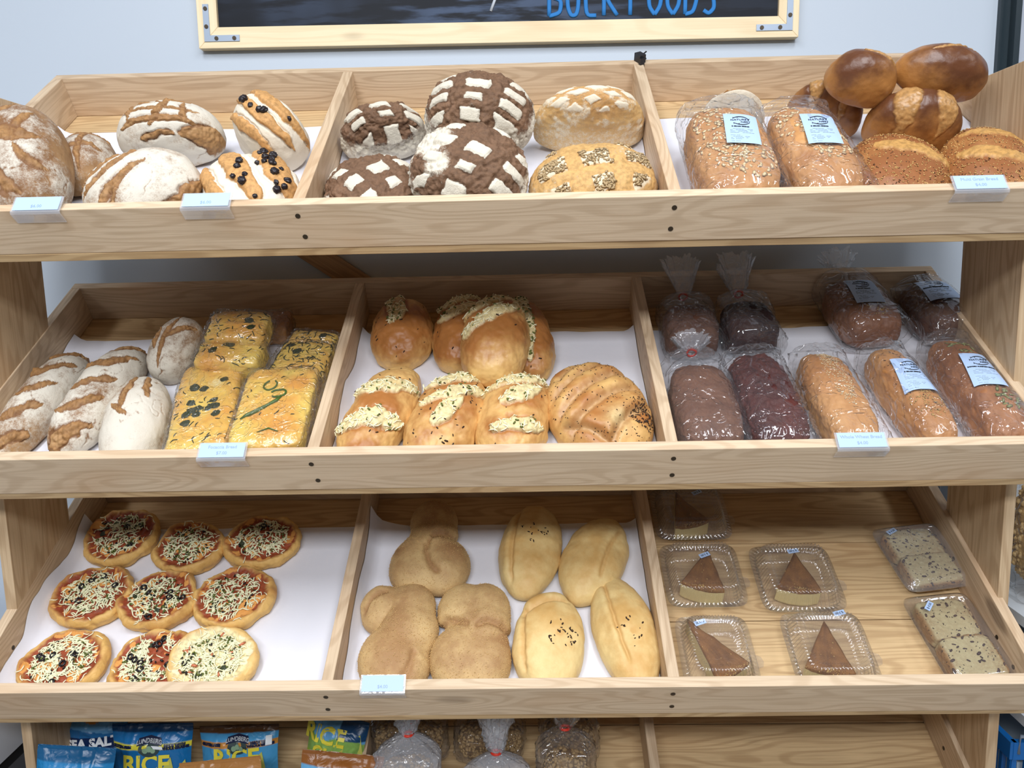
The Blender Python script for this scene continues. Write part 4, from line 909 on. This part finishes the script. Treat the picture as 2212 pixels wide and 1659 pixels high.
def clamshell(label, bb, st, wedge, price='$ 3.00', rest=False, rz=0., a=.062, wl=''):
    cx, cy = (bb[0]+bb[2])/2, (bb[1]+bb[3])/2
    kw = dict(e1=7, e2=7, base=.5); Mt, L, W = fit(2, bb, .15, .15, .06, kw, rz, 0, 0, 0, rest)
    a = L/2-.011; b = W/2-.011
    root = empty('cake_clamshell', TM(2) @ Mt); tag(root, label, 'plastic container')
    rb = .0018
    base = [se_ring(a+.010, b+.010, .026), se_ring(a+.010, b+.010, .0245), se_ring(a+.001, b+.001, .0245, rib=rb), se_ring(a-.003, b-.003, .013, rib=rb), se_ring(a-.009, b-.009, .002, rib=rb), se_ring(a-.014, b-.014, .0012), se_ring(a-.035, b-.035, .0012), se_ring(a-.037, b-.037, .003)]
    loft('container_base', base, M_PET, root)
    lid = [se_ring(a+.011, b+.011, .0258), se_ring(a+.011, b+.011, .0275), se_ring(a+.001, b+.001, .0278, rib=rb), se_ring(a-.001, b-.001, .034, rib=rb), se_ring(a-.008, b-.008, .055, rib=rb), se_ring(a-.010, b-.010, .0585, rib=rb), se_ring(a-.013, b-.013, .059), se_ring(a-.021, b-.021, .0575, rib=rb*.7), se_ring(a-.023, b-.023, .0555), se_ring(a-.025, b-.025, .0555)]
    ld = loft('container_lid', lid, M_PET, root)
    tab = mesh('closing_tab', *prism([(0, -.014), (.010, -.010), (.013, 0), (.010, .010), (0, .014)], -.0005, .0005), M_PET, ld, T(a+.0095, -.02, .027), smooth=False)
    sx, sy, sr = st; sticker(root, T(sx*a, sy*b, .0562) @ R(sr, 'Z'), price)
    # cake wedge resting inside
    tx, ty, wr_, ln, an = wedge
    n = 14; out = [(0, 0)]+[(ln*math.cos(t), ln*math.sin(t)) for t in np.linspace(-an/2, an/2, n)]
    pts = []
    for p, q in zip(out, out[1:]+out[:1]):
        for t in np.linspace(0, 1, 8)[:-1]: pts.append((p[0]+(q[0]-p[0])*t, p[1]+(q[1]-p[1])*t))
    pts = np.array(pts); c0 = pts.mean(0); rings = []
    for f, z in ((.96, .0), (1, .004), (1, .024), (1.01, .036), (1.0, .042)): rings.append(np.c_[c0+(pts-c0)*f, np.full(len(pts), z)])
    for f in (.9, .75, .6, .45, .3, .15, .02): rings.append(np.c_[c0+(pts-c0)*f, np.full(len(pts), .0435)])
    V = np.concatenate(rings); nz = fbm(V*90+SEED[0], 3); V[:, :2] += (nz[:, None])*.003; V[:, 2] += np.where(V[:, 2] > .03, nz*.008, 0)
    SEED[0] += 3
    m_ = len(pts); F = grid_faces(len(rings), m_, True); F = F[:, ::1]
    mi = np.where(np.arange(len(F))//m_ >= 3, 1, 0)
    F = F.tolist()+[list(range(m_))[::-1]]; mi = np.append(mi, 0)
    at = np.zeros((len(V), 3)); at[:, 2] = .40+nz*.8
    s = mesh('cake_slice', V, F, [M_CREAM, B_CAKE], None, None, attr=at, mi=mi)
    k = np.nonzero(V[:, 2] > .038)[0]; k = k[np.random.RandomState(SEED[0]).randint(0, len(k), 60)]; v2, f2 = blobs_mesh(V[k], np.tile([0, 0, 1.], (60, 1)), .0014, (1, .8, .5), SEED[0]); tag(mesh('toasted_specks', v2, f2, M_MIX, s), kind='stuff')
    s.matrix_world = TM(2) @ Mt @ T(tx, ty, .0042) @ R(wr_, 'Z'); tag(s, wl, 'cake slice')
    return root
clamshell('clear ribbed clamshell half hidden under the shelf edge at the back', (1402, 1040, 1584, 1180), (.25, .55, -2.7), (-.025, .045, -1.35, .10, .75), wl='shaded cake wedge in the clamshell at the very back')
clamshell('clear ribbed clamshell against the divider in the second row', (1423, 1160, 1618, 1326), (.08, .38, -2.75), (.018, .050, -1.85, .105, .80), wl='brown-topped cake wedge in the clamshell against the divider, second row')
clamshell('clear ribbed clamshell standing alone in the middle of the planks', (1615, 1164, 1832, 1336), (.0, .62, -2.95), (.006, .048, -1.72, .098, .85), wl='dark brown cake wedge in the clamshell standing alone on the planks')
clamshell('clear ribbed clamshell at the front against the divider', (1456, 1316, 1648, 1500), (-.45, .66, -2.8), (-.045, .058, -1.05, .13, .55), rest=True, wl='long speckled cake wedge in the front clamshell by the divider')
clamshell('clear ribbed clamshell at the front in the middle of the planks', (1682, 1308, 1912, 1500), (.45, .84, -2.9), (.0, .048, -1.75, .11, .78), rest=True, wl='orange-brown cake wedge in the front clamshell on the middle planks')

M_CUR = plain('currant', (74, 48, 44), .6)
def loaf_box(label, bb, st, txt, slices, frost=False, rest=False, rz=1.6, n0=0.):
    kw = dict(e1=6, e2=6, base=.5); Mt, L, W = fit(2, bb, .19, .12, .045, kw, rz, 0, 0, n0, rest)
    root = empty('loaf_container', TM(2) @ Mt); tag(root, label, 'plastic container')
    a, b = L/2-.009, W/2-.009; E_ = 9
    R_ = lambda d, z: se_ring(a+d, b+d, z, e=E_, n=200)
    loft('container_base', [R_(.008, .027), R_(.008, .025), R_(.001, .025), R_(-.004, .010), R_(-.008, .0015), R_(-.014, .001)], M_PET, root)
    loft('container_lid', [R_(.009, .0262), R_(.009, .028), R_(.005, .0295), R_(.004, .033), R_(.001, .034), R_(-.003, .042), R_(-.006, .0445), R_(-.010, .0445), R_(-.012, .0425), R_(-.014, .0425)], M_PETF if frost else M_PET, root)
    sticker(root, T(st[0]*a, st[1]*b, .0436) @ R(st[2], 'Z'), txt)
    for k, (sx, lb, mt) in enumerate(slices):
        s = bread('bread_slice', lb, 'bread slice', 2, bb, .030, 0, 'plain', mat=mt, M0=Mt @ T(sx*a, 0, .004+.003*k) @ R(-.06 if k else 0, 'Y'), L=a*1.05, W=b*2-.014, e1=4.5, e2=5, base=.45, N=44, amp=.002, bake=.0, opt=dict(fl=.5, fine=.003, edge=.8))
        seeds(s, 'raisins', s['w'] > .8, 26, .0042, M_CUR, (1, .6, .25)); seeds(s, 'spice_specks', s['w'] > .7, 120, .0014, M_BURN, (1, .6, .3))
M_PETF = film_mat('fogged_plastic', .12, .10, .3, 60)
loaf_box('lidded loaf container at the back right, fogged inside', (1884, 1126, 2104, 1292), (.80, .62, -1.2), '$ 4.50', [(.47, 'raisin bread slice at the back of the fogged container', B_SLICE), (-.47, 'frost-dusted raisin bread slice at the front of the fogged container', B_SLICE)], True, rz=1.70)
loaf_box('lidded loaf container at the front right, against the side board', (1950, 1276, 2205, 1505), (.72, .52, 1.1-1.9), '$ 4.50', [(.47, 'raisin bread slice under the sticker of the front right container', B_SLICE), (-.47, 'raisin bread slice nearest the front edge in the right container', B_SLICE)], rest=True, rz=1.68)

# ============================================================ price tags on the tray edges
M_CLIP = film_mat('tag_holder_plastic', .08, .22, .1, 20)
def price_tag(i, px, py, w, l1, l2, label, tx=.0, sk=0.):
    X = on_tray(i, px, py, HB)[0]
    root = empty('price_tag', TM(i) @ T(X, 0, HB)); tag(root, label, 'price tag')
    p = [(-.0012, -.020), (-.0075, -.0015), (-.0065, .0012), (.0215, .0105), (.0207, .0118), (-.0078, .0022), (-.0092, -.0018), (-.0024, -.0208)]
    V = [(-w/2, a, b) for a, b in p]+[(w/2, a, b) for a, b in p]; n = len(p)
    F = [list(range(n)), list(range(n, 2*n))[::-1]]+[[k, k+n, (k+1) % n+n, (k+1) % n] for k in range(n)]
    mesh('tag_holder', V, F, M_CLIP, root, smooth=False)
    A = math.atan2(.0095, .028); Mc = T(0, .0070, .0078) @ R(A, 'X')
    cd = mesh('price_card', *box(0, 0, 0, w-.006, .026, .0005), M_CARD, root, Mc, smooth=False)
    if l1: text_mesh('card_text', l1, .0078, M_INKB, cd, T(tx, .003, .0004))
    text_mesh('card_text', l2, .0078, M_INKB, cd, T(tx, -.0078, .0004))
price_tag(0, 88, 445, .078, None, '$6.00', 'clear price tag holder at the left end of the top tray edge')
price_tag(0, 448, 442, .078, None, '$6.00', 'clear price tag holder under the raisin loaves on the top tray edge')
price_tag(0, 2112, 402, .082, 'Multi Grain Bread', '$4.00', 'clear price tag holder under the seeded loaves at the top right')
price_tag(1, 483, 978, .080, 'Focaccia Bread', '$7.00', 'clear price tag holder under the focaccia on the middle tray edge')
price_tag(1, 1860, 960, .082, 'Whole Wheat Bread', '$4.00', 'clear price tag holder reading Whole Wheat Bread under the bagged loaves')
price_tag(2, 828, 1482, .076, None, '$4.00', 'clear price tag holder on the bottom visible tray edge by the divider')

# ============================================================ lowest tray: crisp bags and granola bags
def vcol(name, rough=.3, bumpn=True):
    m, nt, N, L, b = newmat(name); at = N.new('ShaderNodeAttribute'); at.attribute_name = 'm'; L.new(at.outputs['Color'], b.inputs['Base Color']); setv(b, 'Roughness', rough)
    tc = N.new('ShaderNodeTexCoord'); n = N.new('ShaderNodeTexNoise'); setv(n, 'Scale', 30); setv(n, 'Distortion', 1.5); L.new(tc.outputs['Object'], n.inputs[0])
    bp = N.new('ShaderNodeBump'); setv(bp, 'Strength', .45); setv(bp, 'Distance', .006); L.new(n.outputs[0], bp.inputs['Height']); L.new(bp.outputs[0], b.inputs['Normal']); return m
M_FOIL = vcol('printed_foil')
M_YEL = plain('yellow_print', (236, 220, 70), .35); M_WHT = plain('white_print', (236, 240, 245), .35); M_NAVY = plain('navy_print', (18, 30, 66), .35); M_LOGO = plain('emblem_field', (52, 70, 72), .4)
def crisp_bag(label, X, Y, Z0, w, h, lean, yaw, paint, deco=None, dep=.045, roll_=0.):
    nx, ny = 48, 64; a, c = np.meshgrid(np.linspace(-1, 1, nx+1), np.linspace(0, 1, ny+1), indexing='ij'); a = a.ravel(); c = c.ravel()
    cr = 1-np.clip((c-.93)/.07, 0, 1); bl = np.clip(np.minimum(c/.12, (1-c-.06)/.16), 0, 1)**.6
    wid = w/2*(1-.06*np.sin(c*math.pi)*bl)
    SEED[0] += 1; nz = fbm(np.stack([a*2.4, c*3, np.full_like(a, SEED[0]*1.3)], 1), 3)
    fold = np.exp(-(nz/.05)**2)*.003
    z = dep/2*bl*(1-np.abs(a)**3.)+fold*np.clip(1-np.abs(a)**6, 0, 1)+(c > .93)*.0012*np.sin(c*700)
    x = a*wid; y = c*h
    def fn(co, off=.0008):
        ia = min(max(co[0]/(w/2), -1), 1); ic = min(max(co[1]/h, 0), 1); k = int(round((ia+1)/2*nx))*(ny+1)+int(round(ic*ny))
        bb = float(np.clip(min(ic/.12, (1-ic-.06)/.16), 0, 1))**.6
        i0 = (ia+1)/2*nx; j0 = ic*ny; ii, jj = min(int(i0), nx-1), min(int(j0), ny-1); f, g = i0-ii, j0-jj; q = lambda p, r: z[p*(ny+1)+r]
        zz = (q(ii, jj)*(1-f)+q(ii+1, jj)*f)*(1-g)+(q(ii, jj+1)*(1-f)+q(ii+1, jj+1)*f)*g
        return Vector((co[0], co[1], zz+off+co[2]))
    C = paint(a, c)
    P = np.concatenate([np.stack([x, y, z], 1), np.stack([x, y, -z*.8-.0003], 1)]); F1 = grid_faces(nx+1, ny+1)[:, ::-1]; F = np.concatenate([F1[:, ::1], F1[:, ::-1]+len(a)])
    M = T(X, Y, Z0) @ R(yaw, 'Z') @ R(math.pi/2-lean, 'X') @ R(roll_, 'Z')
    F1b = F
    root = empty('crisp_bag', M); tag(root, label, 'snack bag')
    Cc = np.array([lin(q) for q in np.concatenate([C, C])])
    mesh('bag_body', P, F, M_FOIL, root, attr=Cc)
    if deco: deco(root, fn, w, h)
    return root
def bands(base, *bs):
    def f(a, c):
        C = np.tile(np.array(base, float), (len(a), 1))
        for (t, col) in bs: C[t(a, c)] = col
        return C
    return f
def tm(root, txt, size, mat, fn, cx, cy, nm='bag_text', shear=0, bold=.0006, slope=0.):
    text_mesh(nm, txt, size, mat, root, Matrix(), fn=lambda c: fn((c[0]+cx, c[1]+cy+c[0]*slope, 0), .0012+max(c[2], 0)*3), bold=bold, shear=shear)
def emblem(root, fn, cx, cy, s):
    D = []
    for (r0, r1, off) in ((.0, 1., .0012),):
        pts = [(cx+s*math.cos(t)*1.05, cy-s*.35+s*.8*math.sin(t)) for t in np.linspace(0, 6.28, 25)[:-1]]
        V = [tuple(fn((cx, cy-s*.35, 0), .0022))]+[tuple(fn((p[0], p[1], 0), .0018)) for p in pts]; F = [[0, 1+k, 1+(k+1) % 24] for k in range(24)]
        mesh('emblem', V, F, M_LOGO, root, smooth=False)
    q = [(-1.25, -.1), (-1.1, .75), (0, 1.05), (1.1, .75), (1.25, -.1), (0, .25)]; V = [tuple(fn((cx+s*p[0], cy+s*p[1]*.8, 0), .0026)) for p in q]
    mesh('emblem_banner', V, [[0, 5, 1], [1, 5, 2], [2, 5, 3], [3, 5, 4]], M_NAVY, root, smooth=False)
    tm(root, 'LUNDBERG', s*.50, M_WHT, lambda co, off: fn((co[0], co[1]-abs(co[0]-cx)**2*8, co[2]), .0034), cx, cy+s*.28, 'emblem_text', bold=.0003)
    for (a, b, r) in ((-.35, -.5, .28), (.05, -.35, .3), (.42, -.5, .26)):
        V = [tuple(fn((cx+s*(a+r*math.cos(t)), cy+s*(b+r*math.sin(t)), 0), .0030)) for t in np.linspace(0, 6.28, 13)[:-1]]; mesh('emblem_leaf', V, [list(range(12))], plain('emblem_green', (140, 170, 140), .4), root, smooth=False)
def tri(root, fn, pts, mat): mesh('printed_chip', [tuple(fn((*p, 0), .0016)) for p in pts], [list(range(len(pts)))], mat, root, smooth=False)
M_CHIP = plain('printed_chip', (196, 196, 92), .5)
BLUE, LBL, NAVY, YEL, ORA, GRN = (26, 112, 176), (104, 168, 218), (16, 40, 84), (226, 216, 70), (206, 140, 60), (140, 180, 90)
def d_rice(root, fn, w, h):
    emblem(root, fn, .003, h*.80, .020)
    tm(root, 'RICE', .046, M_YEL, fn, -.004, h*.50, shear=0, bold=.0014)
    tm(root, 'GLUTEN-FREE', .0068, M_NAVY, fn, -w*.33, h*.765); tm(root, 'MADE WITH', .0068, M_NAVY, fn, w*.31, h*.775); tm(root, 'WHOLE GRAINS', .0068, M_NAVY, fn, w*.31, h*.745)
    tri(root, fn, [(.02, h*.46), (.045, h*.66), (.052, h*.46)], M_CHIP); tri(root, fn, [(.05, h*.47), (.07, h*.61), (.074, h*.47)], M_CHIP)
    mesh('price_sticker', [tuple(fn((x, y, 0), .005)) for x, y in ((.008, h*.80), (.030, h*.79), (.032, h*.755), (.014, h*.765))], [[3, 2, 1, 0]], M_WHT, root, smooth=False)
def d_sea(root, fn, w, h):
    tm(root, 'SEA SALT', .026, M_WHT, fn, .002, h*.55, bold=.0012, slope=.08)
def d_l(root, fn, w, h):
    emblem(root, fn, .004, h*.81, .019); tm(root, 'GLUTEN-FREE', .0068, M_NAVY, fn, -w*.32, h*.775); tm(root, 'MADE WITH', .0068, M_NAVY, fn, w*.3, h*.79); tm(root, 'WHOLE GRAINS', .0068, M_NAVY, fn, w*.3, h*.76)
    tm(root, 'RICE', .046, M_YEL, fn, -.0, h*.52, bold=.0014); tri(root, fn, [(.02, h*.46), (.052, h*.68), (.058, h*.46)], M_CHIP)
    mesh('price_sticker', [tuple(fn((x, y, 0), .004)) for x, y in ((w*.36, h*.76), (w*.43, h*.76), (w*.43, h*.88), (w*.36, h*.88))], [[0, 1, 2, 3]], M_WHT, root, smooth=False)
def d_chips(root, fn, w, h):
    tm(root, 'RICE', .044, M_YEL, fn, -.022, h*.70, bold=.0016); tm(root, 'CHIPS', .034, M_YEL, fn, .004, h*.50, bold=.0014, slope=-.1)
    tri(root, fn, [(.012, h*.62), (.05, h*.86), (.06, h*.62)], M_CHIP)
def stand(px, py, Y, h, lean):           # foot of a bag whose top shows at (px, py) when it stands at depth Y
    d = FW+RT*(px-1106)/FPX-UP*(py-829.5)/FPX; t = (Y-CAMP[1])/d[1]; p = np.array(CAMP)+d*t
    return p[0], Y-h*math.sin(lean), p[2]-h*math.cos(lean)
def cb(label, px, py, Y, w, h, lean, yaw, paint, deco=None, roll_=0., dep=.045):
    x, y, z = stand(px, py, Y, h, lean); zf = .133+.546*(y-.0086)+.004
    if z < zf: pass
    h = h*(1+(z-zf)/(h*math.cos(lean))); x, y, z = stand(px, py, Y, h, lean)
    crisp_bag(label, x, y, z, w, h, lean, yaw, paint, deco, dep, roll_)
cb('light blue sea salt crisp bag standing behind the others at the far left', 208, 1536, .27, .135, .26, .18, .05, bands(LBL, (lambda a, c: c < .76-.04*np.sin(a*2), (40, 110, 170)), (lambda a, c: (c < .68) & (c > .50), NAVY), (lambda a, c: (np.hypot(a, (c-.97)*3) < .35) & (np.hypot(a, (c-.99)*3) > .22), ORA)), d_sea)
cb('deep blue rice crisp bag with a yellow stripe and farm emblem', 330, 1562, .22, .165, .25, .18, 0, bands(BLUE, (lambda a, c: (c < .81) & (c > .735), YEL), (lambda a, c: c > .92, (16, 60, 100))), d_rice)
cb('pale blue crisp bag with an orange stripe and farm emblem', 522, 1566, .24, .165, .25, .2, -.03, bands((76, 156, 208), (lambda a, c: (c < .825) & (c > .745), ORA), (lambda a, c: c > .91, (92, 60, 34))), d_l, roll_=.04)
cb('green and blue rice crisp bag tilted beside the lower left divider', 705, 1542, .24, .125, .25, .2, -.15, bands(LBL, (lambda a, c: c < .78+.06*np.sin(a*4), GRN), (lambda a, c: c < .55, (170, 190, 60)), (lambda a, c: (a > .1) & (c > .78), (30, 70, 110))), d_chips, roll_=-.15)
cb('blue crisp bag with a crumpled top seam at the far left front', 140, 1612, .13, .145, .2, .2, .1, bands((34, 130, 190), (lambda a, c: c > .88, (20, 92, 140))), None, roll_=-.12)
cb('crisp bag with a brown top seam in front of the blue bags', 500, 1640, .13, .165, .2, .2, -.1, bands((92, 160, 205), (lambda a, c: c > .84, (176, 122, 66))), None, roll_=.14)
cb('crisp bag with an orange-brown seam at the front by the lower divider', 708, 1626, .13, .155, .2, .2, .1, bands((110, 176, 220), (lambda a, c: c > .88, (150, 92, 40))), None, roll_=-.16)
B_GRAN = bread_mat('granola', (150, 118, 74), (92, 66, 38), (150, 110, 60), (190, 160, 110), rough=.6, grit=.8, bump=1.)
def granola(label, px, py, Y, w, hgt, neck, tie=True, d=.09, film=None, cat='granola bag'):
    """upright bag of clusters, top of body at pixel row py"""
    x, y, z = stand(px, py, Y, hgt, 0); zf = .133+.546*(y-.0086); hgt = z+hgt-zf-.02; z = zf+.02
    root = empty('granola_bag', T(x, y, z)); tag(root, label, cat)
    D, F = cubesphere(36); P = shape_pts(D, hgt, w, d, e1=3, e2=2.6, base=.5); P[:, 2] -= d/2
    M = R(-math.pi/2, 'Y') @ R(math.pi/2, 'X'); M = Matrix(((0, 1, 0, 0), (0, 0, 1, 0), (1, 0, 0, hgt/2), (0, 0, 0, 1)))
    n = norms(P, F); cl = fbm(P*120+px, 2); P2 = P+n*(cl[:, None]*.012-.006)
    at = np.zeros((len(P), 3)); at[:, 2] = .4+cl*2
    g = mesh('granola', P2, F, B_GRAN, root, M, attr=at); g['kind'] = 'stuff'
    rs = np.random.RandomState(int(px)); k = rs.choice(len(P), 700, replace=False); V, F2 = blobs_mesh(P2[k], n[k], .0055, (1, .8, .7), int(px))
    tag(mesh('granola_clusters', V, F2, plain('oat_cluster', (160, 130, 84), .6), g), kind='stuff')
    V, F3, tp = bag_shell(hgt-.004, w-.002, d-.002, int(px), neck=neck, up=0., wr=2., fl=.028); V[:, 2] -= d/2+.0
    V = V.copy(); k = V[:, 2]
    mesh('plastic_bag', V, F3, film or M_BAG, root, M)
    if neck and tie:
        mesh('twist_tie', *tube([(tp[0], .009*math.cos(a), tp[2]-d/2+.008*math.sin(a)) for a in np.linspace(0, 6.28, 15)[:-1]], .0028, 6, True), M_TIE, root, M)
granola('bag of brown granola behind the first red-tied neck', 884, 1550, .27, .145, .2, 0.)
granola('bag of brown granola behind the frosty crumpled bag top', 1058, 1555, .27, .135, .2, 0.)
granola('bag of brown granola behind the last red-tied bag', 1228, 1550, .27, .11, .2, 0.)
granola('red-tied granola bag front left, its gathered neck rising behind the shelf edge', 880, 1632, .14, .115, .16, .06, d=.07, film=M_BAGW)
granola('granola bag with a frosty crumpled top, centre of its section', 1072, 1672, .14, .12, .16, .09, d=.07, film=M_BAGW)
granola('red-tied granola bag front right of its section', 1222, 1618, .15, .10, .16, .05, d=.07)

# ============================================================ beside the rack
M_DKF = plain('dark_frame', (24, 40, 48), .4); M_GREY = plain('grey_board', (170, 176, 188), .5)
fb = empty('wall_notice_board', T(1.29, .531, 1.80)); tag(fb, 'dark-edged pale board on the wall right of the rack', 'board')
mesh('board_panel', *box(0, 0, 0, .19, .02, .23), M_GREY, fb, T(.012, -.012, -.015), smooth=False)
mesh('board_frame', *join([box(-.087, 0, 0, .012, .034, .235), box(.1, 0, 0, .012, .034, .235), box(.006, 0, .112, .19, .034, .010), box(.006, 0, -.122, .19, .034, .01)]), M_DKF, fb, T(.0, -.012, -.015), smooth=False)
mesh('back_panel', *box(-.016, 0, 0, .17, .012, .215), M_DKF, fb, T(-.012, -.002, -.045), smooth=False)
# white shelf and bulk bag on the right, seen past the side panel
M_WSH = plain('white_laminate', (196, 202, 208), .4); M_BLU = plain('blue_plastic', (16, 92, 160), .35); M_BLK = plain('black_fabric', (20, 22, 28), .7)
sh = empty('side_shelf', T(1.45, .3, -.3)); tag(sh, 'white shelf unit standing beyond the right side panel', 'shelf')
for z, nm in ((.74, 'shelf_board'), (.925, 'shelf_board')):
    mesh(nm, *box(0, 0, z, .72, .38, .02), M_WSH, sh, smooth=False)
for x in (-.345, .345): mesh('shelf_upright', *box(x*.99, .17, .7, .03, .03, 1.36), M_STEEL, sh, smooth=False)
mesh('shelf_back', *box(0, .195, .75, .70, .01, 1.0), M_WSH, sh, smooth=False)
mesh('front_rail', *tube([(-.36, -.195, .758), (.36, -.195, .758)], .004, 8), M_STEEL, sh)
def bulk(x, y, z, w, h, d, label):
    root = empty('bulk_granola_bag', T(x, y, z)); tag(root, label, 'granola bag')
    D, F = cubesphere(40); P = shape_pts(D, h, w, d, e1=3, e2=2.6, base=.5); P[:, 2] -= d/2; n = norms(P, F); cl = fbm(P*110+x, 2); P2 = P+n*(cl[:, None]*.014-.006)
    M = Matrix(((0, 1, 0, 0), (0, 0, 1, 0), (1, 0, 0, h/2), (0, 0, 0, 1))); at = np.zeros((len(P), 3)); at[:, 2] = .1+cl*2
    g = mesh('granola', P2, F, B_GRAN2, root, M, attr=at); g['kind'] = 'stuff'
    rs = np.random.RandomState(3); k = rs.choice(len(P), 2000, replace=True); V, F2 = blobs_mesh(P2[k], n[k], .006, (1, .8, .7), 5)
    tag(mesh('granola_clusters', V, F2, plain('pale_cluster', (200, 168, 112), .6), g), kind='stuff')
    V, F3, tp = bag_shell(h-.004, w-.002, d-.002, 5, neck=.05, up=0., wr=2.); V[:, 2] -= d/2; mesh('plastic_bag', V, F3, M_BAG, root, M)
B_GRAN2 = bread_mat('pale_granola', (196, 162, 104), (140, 104, 60), (150, 110, 60), (210, 180, 130), rough=.6, grit=.6, bump=1.)
bulk(1.24, .24, .637, .24, .26, .16, 'large bag of pale granola on the shelf right of the rack')
bo = mesh('blue_bag', *[x.tolist() if hasattr(x, 'tolist') else x for x in (lambda D: (shape_pts(D[0], .3, .2, .155, e1=3, e2=3, base=.5)+fbm(D[0]*5, 3)[:, None]*.02, D[1]))(cubesphere(24))], M_BLU); bo.matrix_world = T(1.36, .24, .452) @ R(.15, 'Z'); tag(bo, 'blue bag below the pale granola on the right', 'bag')
# blue slotted basket standing on the floor side of that shelf
bk = empty('shopping_basket', T(1.235, .27, .175)); tag(bk, 'bright blue slotted plastic basket at the bottom right corner', 'basket')
pr = [box(0, -.13, .205, .32, .012, .035), box(0, .13, .205, .32, .012, .035), box(-.16, 0, .205, .012, .27, .035), box(.16, 0, .205, .012, .27, .035), box(0, 0, .005, .30, .25, .01)]
for k in range(13):
    x = -.155+k*.0258; pr += [box(x, -.128, .10, .009, .008, .19), box(x, .128, .10, .009, .008, .19)]
for k in range(11): y = -.125+k*.025; pr += [box(-.157, y, .10, .008, .009, .19), box(.157, y, .10, .008, .009, .19)]
mesh('basket_body', *join(pr), M_BLU, bk, smooth=False)
mesh('basket_handle', *tube([(-.15, -.135, .20), (-.15, -.137, .236), (.15, -.137, .236), (.15, -.135, .20)], .0035, 8), M_STEEL, bk)
mesh('basket_contents', *box(0, 0, .09, .27, .22, .15), plain('pale_liner', (190, 205, 215), .6), bk, smooth=False)
# left: white chest with a dark seam, grey cabinet under it
cf = empty('chest_freezer', T(-1.22, .2, -.3)); tag(cf, 'white chest with a dark seam beyond the left side panel', 'freezer')
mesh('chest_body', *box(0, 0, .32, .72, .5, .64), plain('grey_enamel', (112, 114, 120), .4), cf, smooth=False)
mesh('lid_seal', *box(0, 0, .655, .72, .5, .03), plain('rubber_seal', (40, 42, 46), .5), cf, smooth=False)
mesh('chest_lid', *box(0, 0, .74, .74, .52, .14), plain('white_enamel', (206, 210, 218), .3), cf, smooth=False)
